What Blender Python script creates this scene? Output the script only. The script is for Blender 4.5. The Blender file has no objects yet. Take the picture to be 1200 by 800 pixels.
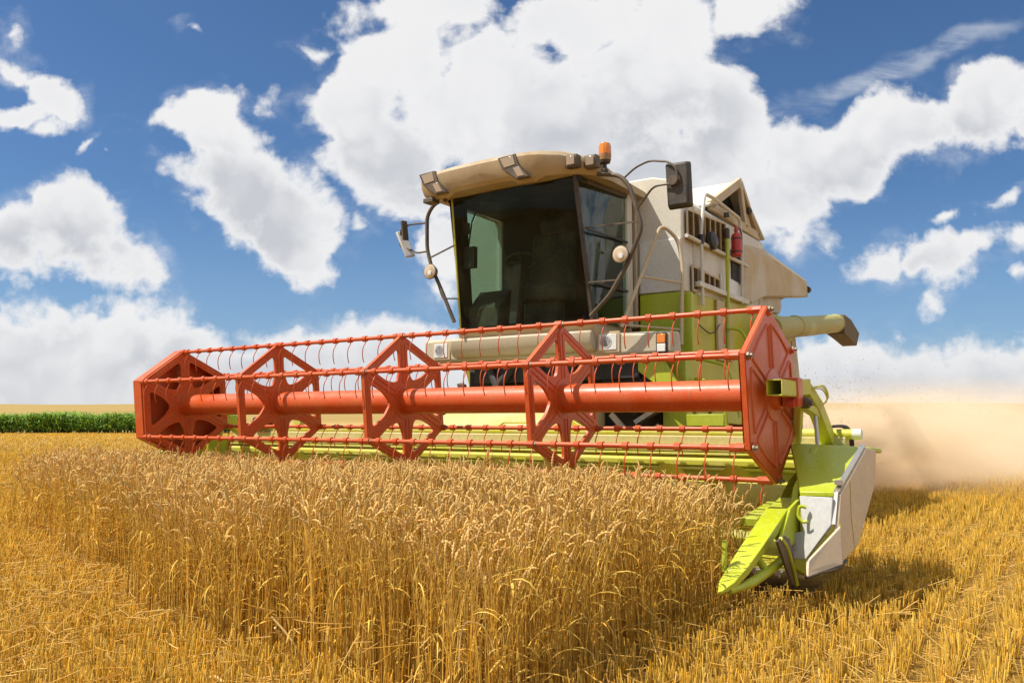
import bpy, bmesh, math, random
import numpy as np
from mathutils import Vector, Matrix
rng = np.random.default_rng(11); random.seed(5)
R = math.radians
scene = bpy.context.scene
col = scene.collection

# ------------------------------------------------------------------ camera
EYE, PITCH = 1.1, 0.0937
cam_d = bpy.data.cameras.new('camera'); cam = bpy.data.objects.new('camera', cam_d); col.objects.link(cam)
cam.location = (0, 0, EYE); cam.rotation_euler = (math.pi/2 + PITCH, 0, 0)
cam_d.sensor_width = 36; cam_d.lens = 36*986.9/1200; cam_d.clip_start = 0.05; cam_d.clip_end = 6000
scene.camera = cam

# ------------------------------------------------------------------ light
YAW = 0.5932
FW = Vector((-math.sin(YAW), -math.cos(YAW), 0)); LX = Vector((math.cos(YAW), -math.sin(YAW), 0))
ORIG = Vector((-.8765, 7.0525, 0)); ROT = math.atan2(FW.y, FW.x)
def m2w(x, y, z=0): return ORIG + FW*x + LX*y + Vector((0, 0, z))
sun_dir = (FW*0.42 + LX*(-0.45) + Vector((0, 0, 0.93))).normalized()
SUN_EL = math.asin(sun_dir.z); SUN_AZ = math.atan2(sun_dir.x, sun_dir.y)     # clockwise from +Y
sd = bpy.data.lights.new('sun', 'SUN'); sd.energy = 5.0; sd.angle = R(0.53); sd.color = (1.0, 0.93, 0.82)
sun = bpy.data.objects.new('sun', sd); col.objects.link(sun)
sun.rotation_euler = sun_dir.to_track_quat('Z', 'Y').to_euler(); sun.location = (0, 0, 40)

scene.view_settings.view_transform = 'Standard'; scene.view_settings.look = 'None'
scene.view_settings.exposure = 0.34; scene.view_settings.gamma = 1.0
scene.view_settings.use_curve_mapping = False
scene.cycles.max_bounces = 8; scene.cycles.transparent_max_bounces = 16
scene.cycles.volume_step_rate = 1.0; scene.cycles.volume_bounces = 4

# ------------------------------------------------------------------ sky with cumulus (direction space)
world = bpy.data.worlds.new('World'); scene.world = world; world.use_nodes = True
wt = world.node_tree; wn = wt.nodes; wl = wt.links; wn.clear()
def N(t, typ, **kw):
    n = t.nodes.new(typ)
    for k, v in kw.items(): setattr(n, k, v)
    return n
def setin(n, i, v):
    n.inputs[i].default_value = v
def link(t, a, b): t.links.new(a, b)
def Mth(t, op, a, b=None, c=None, clamp=False):
    n = N(t, 'ShaderNodeMath', operation=op, use_clamp=clamp)
    for i, v in enumerate((a, b, c)):
        if v is None: continue
        if isinstance(v, (int, float)): n.inputs[i].default_value = v
        else: link(t, v, n.inputs[i])
    return n.outputs[0]
def VM(t, op, a, b=None):
    n = N(t, 'ShaderNodeVectorMath', operation=op)
    for i, v in enumerate((a, b)):
        if v is None: continue
        if isinstance(v, (tuple, list)): n.inputs[i].default_value = v
        else: link(t, v, n.inputs[i])
    return n.outputs[1] if op == 'LENGTH' else n.outputs[0]
def MR(t, v, a, b, c=0., d=1., smooth=True):
    n = N(t, 'ShaderNodeMapRange'); n.interpolation_type = 'SMOOTHSTEP' if smooth else 'LINEAR'
    link(t, v, n.inputs[0])
    for i, q in enumerate((a, b, c, d)): n.inputs[i+1].default_value = q
    return n.outputs[0]
def MixC(t, f, a, b, mode='MIX'):
    n = N(t, 'ShaderNodeMix', data_type='RGBA', blend_type=mode)
    for i, v in ((0, f), (6, a), (7, b)):
        if isinstance(v, (int, float, tuple, list)): n.inputs[i].default_value = v
        else: link(t, v, n.inputs[i])
    return n.outputs[2]
def Noise(t, vec, scale, detail=4., rough=.55, dist=0.):
    n = N(t, 'ShaderNodeTexNoise'); link(t, vec, n.inputs['Vector'])
    n.inputs['Scale'].default_value = scale; n.inputs['Detail'].default_value = detail
    n.inputs['Roughness'].default_value = rough; n.inputs['Distortion'].default_value = dist
    return n
sky = N(wt, 'ShaderNodeTexSky'); sky.sky_type = 'NISHITA'; sky.sun_disc = False
sky.sun_elevation = SUN_EL; sky.sun_rotation = SUN_AZ
sky.air_density = 1.0; sky.dust_density = 0.6; sky.ozone_density = 2.2; sky.altitude = 200
tc = N(wt, 'ShaderNodeTexCoord'); dirv = tc.outputs['Generated']
sx = N(wt, 'ShaderNodeSeparateXYZ'); link(wt, dirv, sx.inputs[0])
ay = Mth(wt, 'MAXIMUM', Mth(wt, 'ABSOLUTE', sx.outputs[1]), 0.03)
pxn = Mth(wt, 'DIVIDE', sx.outputs[0], ay); pzn = Mth(wt, 'DIVIDE', sx.outputs[2], ay)
cb = N(wt, 'ShaderNodeCombineXYZ'); link(wt, pxn, cb.inputs[0]); link(wt, pzn, cb.inputs[1]); P = cb.outputs[0]
w1 = Noise(wt, P, 5.0, 3, .5); w2 = Noise(wt, P, 17.0, 3, .55)
warp = VM(wt, 'ADD', VM(wt, 'MULTIPLY', VM(wt, 'SUBTRACT', w1.outputs['Color'], (.5, .5, .5)), (.10, .08, 0)),
          VM(wt, 'MULTIPLY', VM(wt, 'SUBTRACT', w2.outputs['Color'], (.5, .5, .5)), (.055, .045, 0)))
PW = VM(wt, 'ADD', P, warp)
def ang(u, v):                      # where a cloud sits, as tangents of its bearing and height
    a, b = (u-600)/986.9, -(v-400)/986.9
    c, s = math.cos(PITCH), math.sin(PITCH); yy = c - b*s
    return a/yy, (s + b*c)/yy
def blob(u, v, rx, ry, tilt=0., less=0., sh=(0., 0.), after=None):
    m = N(wt, 'ShaderNodeMapping', vector_type='TEXTURE'); src = PW
    if after is not None:               # chained so that the shader evaluates one cloud at a time
        q = N(wt, 'ShaderNodeVectorMath', operation='MULTIPLY_ADD'); link(wt, after, q.inputs[0]); q.inputs[1].default_value = (1e-7, 1e-7, 1e-7); link(wt, PW, q.inputs[2]); src = q.outputs[0]
    link(wt, src, m.inputs[0])
    a, b = ang(u, v); m.inputs[1].default_value = (a-sh[0], b-sh[1], 0); m.inputs[2].default_value = (0, 0, R(tilt))
    m.inputs[3].default_value = (rx/975, ry/975, 1)
    k = min(1.25, max(.42, math.sqrt(rx*ry)/52))
    return Mth(wt, 'MULTIPLY', Mth(wt, 'SUBTRACT', 1.0-less, VM(wt, 'LENGTH', m.outputs[0])), k)
BLOBS = [
 (8,68,34,13,-25),(3,30,20,18,0),(52,98,46,17,-42),(88,128,34,24,-40),(25,138,66,20,4),(60,150,40,14,0),(118,168,26,8,38),(222,38,34,16,-20,.42),(372,50,40,12,0,.5),(150,180,16,9,20,.45),(85,300,66,34,-15),
 (25,268,60,46,0),(80,260,72,52,-12),(130,295,62,34,-22),(160,318,36,20,-15),
 (232,132,66,34,10),(262,165,66,48,-35),(285,222,96,58,-30),(340,262,80,52,-48),(372,300,44,26,-52),(316,122,16,24,-20),(212,136,36,16,0),
 (420,130,72,60,30),(440,190,92,70,0),(470,75,70,70,0),(500,10,90,56,0),(560,110,130,90,10),(650,150,180,115,0),(775,60,135,95,25),(700,205,170,80,0),(850,115,70,80,0),(840,190,110,80,0),(480,235,80,36,-10),(600,235,150,60,0),(870,10,80,40,20),(680,25,95,50,0),(725,70,90,60,0),(415,268,24,16,0),(520,290,40,70,0),
 (960,180,105,60,5),(1050,155,110,58,12),(1150,130,100,50,18),(1210,105,60,30,20),(905,235,80,56,0),(932,278,46,38,0),(1000,195,90,40,10),(1215,140,40,50,0),
 (1036,308,44,24,10),(1095,312,58,32,5),(1146,290,36,20,25),(1084,338,28,20,0),(1103,264,18,12,20),(1195,286,24,26,0),(1196,322,18,10,0),(1150,246,60,14,22,.4),(930,38,22,12,0,.4),(610,320,70,60,0,.2),
 (-60,430,130,84,0),(40,430,110,86,0),(130,425,130,84,0),(240,445,130,72,0),(350,445,130,70,0),(450,440,120,74,0),(560,445,130,74,0),
 (700,450,140,80,0),(850,450,120,70,0),(965,450,84,56,0),(1050,455,104,62,0),(1140,450,100,58,0),(1250,450,110,60,0),
]
field = None
for b in BLOBS:
    v = blob(*b, after=field)
    field = v if field is None else Mth(wt, 'SMOOTH_MAX', field, v, 0.12)
# undersides of the larger clouds, turned from the sun
under = None
for b in ((70, 300, 110, 40, -20), (300, 255, 120, 46, -44), (500, 215, 170, 60, -5), (740, 160, 190, 70, 5), (1050, 195, 190, 44, 10), (1090, 325, 80, 30, 5), (150, 440, 330, 60, 0), (1080, 455, 190, 46, 0)):
    v = blob(*b, after=under if under is not None else field); under = v if under is None else Mth(wt, 'SMOOTH_MAX', under, v, 0.2)
sunside = Mth(wt, 'SUBTRACT', .22, under)
# scattered cumulus over the rest of the dome
ov = N(wt, 'ShaderNodeCombineXYZ'); link(wt, sx.outputs[0], ov.inputs[0]); link(wt, sx.outputs[1], ov.inputs[1]); link(wt, Mth(wt, 'MULTIPLY', sx.outputs[2], 1.8), ov.inputs[2])
on = Noise(wt, ov.outputs[0], 2.6, 4, .55)
outm = Mth(wt, 'MAXIMUM', MR(wt, Mth(wt, 'ABSOLUTE', pxn), .66, .80), MR(wt, pzn, .56, .70))
field = Mth(wt, 'MAXIMUM', field, Mth(wt, 'SUBTRACT', Mth(wt, 'MULTIPLY', outm, Mth(wt, 'MULTIPLY_ADD', on.outputs['Fac'], 5.0, -1.9)), Mth(wt, 'MULTIPLY_ADD', outm, -1.0, 1.0)))
fb = Noise(wt, P, 8.0, 12, .60, .25); fb2 = Noise(wt, P, 34.0, 9, .62, .3)
def billow(scale):
    n = N(wt, 'ShaderNodeTexVoronoi'); n.feature = 'SMOOTH_F1'; link(wt, PW, n.inputs['Vector']); n.inputs['Scale'].default_value = scale; n.inputs['Smoothness'].default_value = .35
    return Mth(wt, 'SUBTRACT', .45, n.outputs['Distance'])
v1 = billow(15.0); v2 = billow(36.0)
dens = Mth(wt, 'ADD', field, Mth(wt, 'ADD', Mth(wt, 'MULTIPLY', Mth(wt, 'SUBTRACT', fb.outputs['Fac'], .5), 2.0), Mth(wt, 'MULTIPLY', Mth(wt, 'SUBTRACT', fb2.outputs['Fac'], .5), .62)))
dens = Mth(wt, 'ADD', dens, Mth(wt, 'ADD', Mth(wt, 'MULTIPLY', v1, .42), Mth(wt, 'MULTIPLY', v2, .26)))
wn_ = Noise(wt, VM(wt, 'MULTIPLY', P, (.8, 1.25, 1)), 13.0, 10, .62, .15)
veil = Mth(wt, 'MULTIPLY', MR(wt, dens, -.46, .12), MR(wt, wn_.outputs['Fac'], .46, .80))
core = MR(wt, dens, -.07, 0.36)
alpha = Mth(wt, 'MAXIMUM', core, Mth(wt, 'MULTIPLY', veil, .50))
# lit side against shaded side of the billows
n1 = Noise(wt, PW, 5.0, 5, .50); n2 = Noise(wt, VM(wt, 'ADD', PW, (-.030, .050, 0)), 5.0, 5, .50)
lit = MR(wt, Mth(wt, 'ADD', Mth(wt, 'ADD', Mth(wt, 'MULTIPLY', Mth(wt, 'SUBTRACT', n1.outputs['Fac'], n2.outputs['Fac']), .8), Mth(wt, 'MULTIPLY', Mth(wt, 'ADD', v1, v2), .26)), Mth(wt, 'MULTIPLY', sunside, .26)), -.34, .26)
thick = MR(wt, dens, .16, .80)
big = Noise(wt, P, 3.2, 3, .5)
grey = Mth(wt, 'MULTIPLY', Mth(wt, 'MULTIPLY', thick, MR(wt, fb.outputs['Fac'], .30, .66, .62, 1.0)), Mth(wt, 'ADD', Mth(wt, 'MULTIPLY', Mth(wt, 'SUBTRACT', 1.0, lit), .95), Mth(wt, 'MULTIPLY', MR(wt, big.outputs['Fac'], .38, .62), .20)), clamp=True)
CW = 9.2
ccol = MixC(wt, grey, (CW*.99, CW*.99, CW*1.0, 1), (CW*.66, CW*.685, CW*.735, 1))
# blue: the physical sky pulled a little deeper, as a polarised photograph shows it
skyc = MixC(wt, 1.0, sky.outputs[0], (.60, .82, 1.04, 1), 'MULTIPLY')
low = MR(wt, pzn, 0.0, .30, 1.0, 0.0)
skyc = MixC(wt, Mth(wt, 'MULTIPLY', low, .45), skyc, (3.6, 5.2, 7.6, 1))
# thin streak of cirrus
st = blob(1070, 72, 190, 22, 17.5); cn = Noise(wt, VM(wt, 'MULTIPLY', P, (.55, 2.2, 1)), 14, 7, .62, .6)
stf = Mth(wt, 'MULTIPLY', MR(wt, st, 0.0, .8), MR(wt, cn.outputs['Fac'], .30, .75), clamp=True)
skyc = MixC(wt, Mth(wt, 'MULTIPLY', stf, .62), skyc, (CW*.8, CW*.84, CW*.9, 1))
full = MixC(wt, alpha, skyc, ccol)
# pale vapour low over the horizon
hz = MR(wt, pzn, .015, .11, 1.0, 0.0)
full = MixC(wt, Mth(wt, 'MULTIPLY', hz, .55), full, (7.2, 7.3, 7.5, 1))
bg = N(wt, 'ShaderNodeBackground'); link(wt, full, bg.inputs[0]); bg.inputs[1].default_value = 0.076
wo = N(wt, 'ShaderNodeOutputWorld'); link(wt, bg.outputs[0], wo.inputs[0])

# ------------------------------------------------------------------ materials
def new_mat(name):
    m = bpy.data.materials.new(name); m.use_nodes = True; t = m.node_tree; t.nodes.clear()
    out = N(t, 'ShaderNodeOutputMaterial'); return m, t, out
def paint(name, c, rough=.42, metal=0., dust=.35, dustc=(.50, .38, .20), bump=.02, scale=3., coat=0., spec=.5, wear=None):
    m, t, out = new_mat(name)
    p = N(t, 'ShaderNodeBsdfPrincipled'); link(t, p.outputs[0], out.inputs[0])
    tcn = N(t, 'ShaderNodeTexCoord'); v = tcn.outputs['Object']
    big = Noise(t, v, scale, 5, .6); fine = Noise(t, v, scale*14, 4, .65)
    cm = MixC(t, MR(t, fine.outputs['Fac'], .3, .7), tuple(x*.90 for x in c)+(1,), tuple(min(1, x*1.06) for x in c)+(1,))
    d = Mth(t, 'MULTIPLY', MR(t, Mth(t, 'ADD', Mth(t, 'MULTIPLY', big.outputs['Fac'], .7), Mth(t, 'MULTIPLY', fine.outputs['Fac'], .3)), .38, .66), dust)
    cm = MixC(t, d, cm, dustc + (1,))
    if wear:
        s = Noise(t, VM(t, 'MULTIPLY', v, (1.0, 6.0, 1.0)), 9, 5, .7)
        cm = MixC(t, MR(t, s.outputs['Fac'], .60, .66), cm, wear + (1,))
    link(t, cm, p.inputs['Base Color'])
    r = MR(t, big.outputs['Fac'], .3, .7, rough*.85, min(1, rough*1.3 + dust*.15)); link(t, r, p.inputs['Roughness'])
    p.inputs['Metallic'].default_value = metal; p.inputs['Specular IOR Level'].default_value = spec
    p.inputs['Coat Weight'].default_value = coat; p.inputs['Coat Roughness'].default_value = .25
    b = N(t, 'ShaderNodeBump'); b.inputs['Strength'].default_value = bump*6; b.inputs['Distance'].default_value = .004
    link(t, fine.outputs['Fac'], b.inputs['Height']); link(t, b.outputs[0], p.inputs['Normal'])
    return m
M = {}
M['red'] = paint('reel_paint', (.54, .072, .011), .38, dust=.30, dustc=(.50, .19, .065), coat=.12, scale=5, spec=.4, wear=(.40, .14, .07))
M['lime'] = paint('lime_paint', (.38, .445, .006), .40, dust=.22, dustc=(.50, .46, .18))
M['lime_dusty'] = paint('dusty_lime_paint', (.52, .52, .03), .5, dust=.65, dustc=(.60, .52, .24))
M['lime_worn'] = paint('worn_lime_paint', (.42, .485, .008), .38, dust=.15, wear=(.38, .37, .33))
M['olive'] = paint('olive_paint', (.46, .44, .02), .5, dust=.45, dustc=(.48, .42, .18))
M['cream'] = paint('cream_paint', (.60, .575, .50), .45, dust=.34, dustc=(.50, .42, .29))
M['cream_dusty'] = paint('dusty_cream_paint', (.51, .42, .29), .55, dust=.6, dustc=(.46, .32, .14))
M['roofp'] = paint('dirty_roof_paint', (.42, .33, .20), .5, dust=.85, dustc=(.31, .205, .085), scale=2.2)
M['bumper'] = paint('dull_beige_bumper', (.47, .425, .325), .5, dust=.5, dustc=(.42, .33, .18))
M['shield'] = paint('pale_grey_shield', (.46, .47, .47), .42, dust=.25, dustc=(.5, .43, .32))
M['tube'] = paint('dull_olive_tube', (.37, .35, .09), .5, dust=.6, dustc=(.42, .35, .17))
M['htan'] = paint('dust_covered_lime', (.50, .45, .16), .6, dust=.75, dustc=(.60, .49, .31), scale=2)
M['white'] = paint('grey_white_paint', (.66, .66, .63), .40, dust=.25, dustc=(.55, .47, .33))
M['tan'] = paint('bounce_warmed_panel', (.58, .48, .355), .5, dust=.4, dustc=(.56, .44, .29))  # warm tan is light bounced off the stubble, put into the shield's colour
M['black'] = paint('black_plastic', (.022, .020, .018), .5, dust=.35, dustc=(.16, .11, .06))
M['brown'] = paint('brown_tube_paint', (.06, .045, .03), .45, dust=.4, dustc=(.20, .14, .08))
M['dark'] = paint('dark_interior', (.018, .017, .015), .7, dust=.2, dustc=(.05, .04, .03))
M['rubber'] = paint('tyre_rubber', (.03, .028, .025), .85, dust=.65, dustc=(.16, .11, .06))
M['steel'] = paint('worn_steel', (.55, .54, .52), .32, metal=.9, dust=.2)
M['spout'] = paint('brown_rubber_spout', (.10, .075, .045), .8, dust=.5, dustc=(.22, .16, .09))
M['ext'] = paint('extinguisher_red', (.48, .030, .022), .32, dust=.2, dustc=(.4, .2, .12))
M['amber_dark'] = paint('amber_base', (.30, .12, .03), .35, dust=.3)
M['seatcloth'] = paint('seat_cloth', (.03, .032, .035), .9, dust=.2)
def lens_mat(name, c, trans=.0, rough=.12):
    m, t, out = new_mat(name); p = N(t, 'ShaderNodeBsdfPrincipled'); link(t, p.outputs[0], out.inputs[0])
    tcn = N(t, 'ShaderNodeTexCoord')
    wv = N(t, 'ShaderNodeTexWave'); link(t, tcn.outputs['Object'], wv.inputs[0]); wv.inputs['Scale'].default_value = 30
    link(t, MixC(t, wv.outputs['Fac'], tuple(x*.75 for x in c)+(1,), c+(1,)), p.inputs['Base Color'])
    p.inputs['Roughness'].default_value = rough; p.inputs['Transmission Weight'].default_value = trans; p.inputs['Coat Weight'].default_value = .6
    b = N(t, 'ShaderNodeBump'); b.inputs['Strength'].default_value = .3; link(t, wv.outputs['Fac'], b.inputs['Height']); link(t, b.outputs[0], p.inputs['Normal'])
    return m
M['lens'] = lens_mat('headlight_lens', (.72, .72, .68))
M['lens_warm'] = lens_mat('work_light_lens', (.34, .25, .16))
M['lens_round'] = lens_mat('round_lamp_lens', (.58, .46, .32))
M['bolt'] = paint('dull_bolt_steel', (.20, .17, .14), .5, metal=.5, dust=.4)
M['amber'] = lens_mat('amber_lens', (.95, .27, .01), .25)
def glass_mat(name, tint, ref=1.0):
    m, t, out = new_mat(name)
    tr = N(t, 'ShaderNodeBsdfTransparent'); gl = N(t, 'ShaderNodeBsdfGlossy'); gl.inputs['Roughness'].default_value = .02
    tcn = N(t, 'ShaderNodeTexCoord'); nz = Noise(t, tcn.outputs['Object'], 4, 4, .6)
    link(t, MixC(t, nz.outputs['Fac'], tuple(x*.93 for x in tint)+(1,), tint+(1,)), tr.inputs[0])
    fr = N(t, 'ShaderNodeFresnel'); ge = N(t, 'ShaderNodeNewGeometry'); link(t, Mth(t, 'MULTIPLY_ADD', ge.outputs['Backfacing'], 1/1.45-1.45, 1.45), fr.inputs[0])
    ms = N(t, 'ShaderNodeMixShader'); link(t, Mth(t, 'MULTIPLY', fr.outputs[0], ref, clamp=True), ms.inputs[0])
    link(t, tr.outputs[0], ms.inputs[1]); link(t, gl.outputs[0], ms.inputs[2])
    df = N(t, 'ShaderNodeBsdfDiffuse'); df.inputs[0].default_value = (.42, .34, .2, 1)
    m2 = N(t, 'ShaderNodeMixShader'); link(t, MR(t, nz.outputs['Fac'], .35, .75, .004, .03), m2.inputs[0])
    link(t, ms.outputs[0], m2.inputs[1]); link(t, df.outputs[0], m2.inputs[2]); link(t, m2.outputs[0], out.inputs[0])
    return m
M['glass'] = glass_mat('green_tinted_glass', (.54, .70, .62), .35)
M['sideglass'] = glass_mat('side_tinted_glass', (.66, .78, .72), 1.3)

# ------------------------------------------------------------------ mesh helpers
class MB:
    def __init__(s): s.v = []; s.f = []
    def add(s, vs, fs):
        k = len(s.v); s.v += [tuple(v) for v in vs]; s.f += [tuple(k+i for i in f) for f in fs]; return s
    def box(s, lo, hi):
        x0, y0, z0 = lo; x1, y1, z1 = hi
        return s.add([(x0,y0,z0),(x1,y0,z0),(x1,y1,z0),(x0,y1,z0),(x0,y0,z1),(x1,y0,z1),(x1,y1,z1),(x0,y1,z1)],
                     [(0,3,2,1),(4,5,6,7),(0,1,5,4),(1,2,6,5),(2,3,7,6),(3,0,4,7)])
    def obox(s, c, size, mat):                      # oriented box
        m = Matrix(mat).to_3x3() if not isinstance(mat, Matrix) else mat.to_3x3()
        vs = []
        for dz in (-.5, .5):
            for dx, dy in ((-.5,-.5),(.5,-.5),(.5,.5),(-.5,.5)):
                vs.append(Vector(c) + m @ Vector((dx*size[0], dy*size[1], dz*size[2])))
        return s.add(vs, [(0,3,2,1),(4,5,6,7),(0,1,5,4),(1,2,6,5),(2,3,7,6),(3,0,4,7)])
    def bar(s, a, b, w, h, up=(0,0,1)):              # rectangular bar from a to b
        a = Vector(a); b = Vector(b); d = (b-a); L = d.length; d.normalize(); u = Vector(up)
        sd_ = d.cross(u)
        if sd_.length < 1e-4: sd_ = d.cross(Vector((1,0,0)))
        sd_.normalize(); u2 = sd_.cross(d)
        m = Matrix((d, sd_, u2)).transposed()
        return s.obox((a+b)/2, (L, w, h), m)
    def prism(s, poly, axis, a0, a1):
        def pt(p, q):
            if axis == 'y': return (p[0], q, p[1])
            if axis == 'x': return (q, p[0], p[1])
            return (p[0], p[1], q)
        n = len(poly)
        return s.add([pt(p, a0) for p in poly] + [pt(p, a1) for p in poly],
                     [tuple(range(n)), tuple(range(2*n-1, n-1, -1))] + [(i, (i+1) % n, n+(i+1) % n, n+i) for i in range(n)])
    def sheet(s, pts, th):                           # a flat polygon given thickness along its normal
        pts = [Vector(p) for p in pts]; n = (pts[1]-pts[0]).cross(pts[2]-pts[0]).normalized()*th
        k = len(pts)
        return s.add(pts + [p-n for p in pts], [tuple(range(k)), tuple(range(2*k-1, k-1, -1))] + [(i, (i+1) % k, k+(i+1) % k, k+i) for i in range(k)])
    def tube(s, path, r, seg=10, caps=True):
        path = [Vector(p) for p in path]; n = len(path); rs = r if isinstance(r, (list, tuple)) else [r]*n
        vs = []; prev = None
        for i, p in enumerate(path):
            t = (path[min(i+1, n-1)] - path[max(i-1, 0)]).normalized()
            if prev is None:
                a = t.cross(Vector((0, 0, 1)))
                if a.length < .05: a = t.cross(Vector((1, 0, 0)))
            else: a = prev - t*prev.dot(t)
            a.normalize(); prev = a; b = t.cross(a)
            for k in range(seg):
                an = 2*math.pi*k/seg; vs.append(p + (a*math.cos(an) + b*math.sin(an))*rs[i])
        fs = []
        for i in range(n-1):
            for k in range(seg):
                fs.append((i*seg+k, i*seg+(k+1) % seg, (i+1)*seg+(k+1) % seg, (i+1)*seg+k))
        if caps: fs += [tuple(range(seg-1, -1, -1)), tuple((n-1)*seg+k for k in range(seg))]
        return s.add(vs, fs)
    def lathe(s, prof, o, ax, seg=20):               # prof: (along, radius)
        ax = Vector(ax).normalized(); o = Vector(o)
        return s.tube([o + ax*a for a, _ in prof], [max(r, .0005) for _, r in prof], seg)
    def loft(s, secs):
        n = len(secs[0]); vs = [p for sec in secs for p in sec]; fs = []
        for i in range(len(secs)-1):
            for k in range(n):
                fs.append((i*n+k, i*n+(k+1) % n, (i+1)*n+(k+1) % n, (i+1)*n+k))
        fs += [tuple(range(n-1, -1, -1)), tuple((len(secs)-1)*n+k for k in range(n))]
        return s.add(vs, fs)
    def build(s, name, mat, parent=None, bevel=0., smooth=True, ang=35, loc=None):
        me = bpy.data.meshes.new(name); me.from_pydata(s.v, [], s.f)
        bm = bmesh.new(); bm.from_mesh(me); bmesh.ops.recalc_face_normals(bm, faces=bm.faces); bm.to_mesh(me); bm.free()
        if smooth:
            for p in me.polygons: p.use_smooth = True
            try: me.set_sharp_from_angle(angle=R(ang))
            except Exception: pass
        me.materials.append(M[mat] if isinstance(mat, str) else mat)
        o = bpy.data.objects.new(name, me); col.objects.link(o)
        if parent: o.parent = parent
        if loc: o.location = loc
        if bevel:
            b = o.modifiers.new('bevel', 'BEVEL'); b.width = bevel; b.segments = 2; b.limit_method = 'ANGLE'; b.angle_limit = R(40)
            b.harden_normals = False
        return o
def sm(path, n=6):                                    # Catmull-Rom through the points
    P_ = [Vector(p) for p in path]; out = []
    for i in range(len(P_)-1):
        p0 = P_[max(i-1, 0)]; p1 = P_[i]; p2 = P_[i+1]; p3 = P_[min(i+2, len(P_)-1)]
        for k in range(n):
            t = k/n
            out.append(.5*((2*p1) + (p2-p0)*t + (2*p0-5*p1+4*p2-p3)*t*t + (3*p1-p0-3*p2+p3)*t**3))
    out.append(P_[-1]); return out
def rnd(path, r=.05, n=5):                            # polyline with rounded corners
    P_ = [Vector(p) for p in path]; out = [P_[0]]
    for i in range(1, len(P_)-1):
        a, b, c = P_[i-1], P_[i], P_[i+1]
        d1 = (a-b); d2 = (c-b); q = min(r, d1.length*.45, d2.length*.45)
        s0 = b + d1.normalized()*q; s1 = b + d2.normalized()*q
        for k in range(n+1):
            t = k/n; out.append(s0*(1-t)**2 + b*2*t*(1-t) + s1*t*t)
    out.append(P_[-1]); return out
def empty(name, loc, rz=0., parent=None):
    o = bpy.data.objects.new(name, None); col.objects.link(o); o.empty_display_size = .3
    o.location = loc; o.rotation_euler = (0, 0, rz)
    if parent: o.parent = parent
    return o
def tag(o, label=None, cat=None, group=None, kind=None):
    if label: o['label'] = label
    if cat: o['category'] = cat
    if group: o['group'] = group
    if kind: o['kind'] = kind
    return o
def np_mesh(name, V, F, colr, mat):
    """V (n,3), F list of quad/tri int arrays, colr (n,3)"""
    me = bpy.data.meshes.new(name)
    me.vertices.add(len(V)); me.vertices.foreach_set('co', np.ascontiguousarray(V, np.float32).ravel())
    loops = np.concatenate([f.ravel() for f in F]).astype(np.int32)
    starts = []; o = 0
    for f in F:
        starts.append(o + np.arange(len(f))*f.shape[1]); o += f.size
    starts = np.concatenate(starts).astype(np.int32)
    me.loops.add(len(loops)); me.loops.foreach_set('vertex_index', loops)
    me.polygons.add(len(starts)); me.polygons.foreach_set('loop_start', starts)
    me.update(calc_edges=True)
    if colr is not None:
        at = me.color_attributes.new('tone', 'FLOAT_COLOR', 'POINT')
        c4 = np.ones((len(V), 4), np.float32); c4[:, :3] = colr; at.data.foreach_set('color', c4.ravel())
    me.materials.append(mat); o = bpy.data.objects.new(name, me); col.objects.link(o); return o
def tubes(Pth, Rad, S, ref, col3, flat=None):
    """many tubes at once. Pth (n,k,3) Rad (n,k) ref (n,3) -> V,F(quads),C"""
    n, k, _ = Pth.shape
    T = np.gradient(Pth, axis=1); T /= np.linalg.norm(T, axis=2, keepdims=True) + 1e-9
    e2 = np.repeat(ref[:, None, :], k, 1); e1 = np.cross(T, e2); e1 /= np.linalg.norm(e1, axis=2, keepdims=True) + 1e-9
    an = 2*np.pi*np.arange(S)/S
    V = Pth[:, :, None, :] + Rad[:, :, None, None]*(e1[:, :, None, :]*np.cos(an)[None, None, :, None] + e2[:, :, None, :]*np.sin(an)[None, None, :, None]*(1. if flat is None else flat))
    base = (np.arange(n)*k*S)[:, None, None] + (np.arange(k-1)*S)[None, :, None]
    a = base + np.arange(S)[None, None, :]; b = base + ((np.arange(S)+1) % S)[None, None, :]
    F = np.stack([a, b, b+S, a+S], -1).reshape(-1, 4)
    C = np.broadcast_to(col3[:, :, None, :] if col3.ndim == 3 else col3[:, None, None, :], (n, k, S, 3)).reshape(-1, 3)
    return V.reshape(-1, 3), F, C
def ribbons(Pth, W, side, col3):
    n, k, _ = Pth.shape
    V = np.stack([Pth - side[:, None, :]*W[:, :, None], Pth + side[:, None, :]*W[:, :, None]], 2)
    base = (np.arange(n)*k*2)[:, None] + (np.arange(k-1)*2)[None, :]
    F = np.stack([base, base+1, base+3, base+2], -1).reshape(-1, 4)
    C = np.repeat(col3, k*2, 0) if col3.ndim == 2 else np.repeat(col3, 2, 1).reshape(-1, 3)
    return V.reshape(-1, 3), F, C
def merge(parts):
    V = []; F = []; C = []; o = 0
    for v, f, c in parts: V.append(v); F.append(f+o); C.append(c); o += len(v)
    return np.concatenate(V), F, np.concatenate(C)

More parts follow.
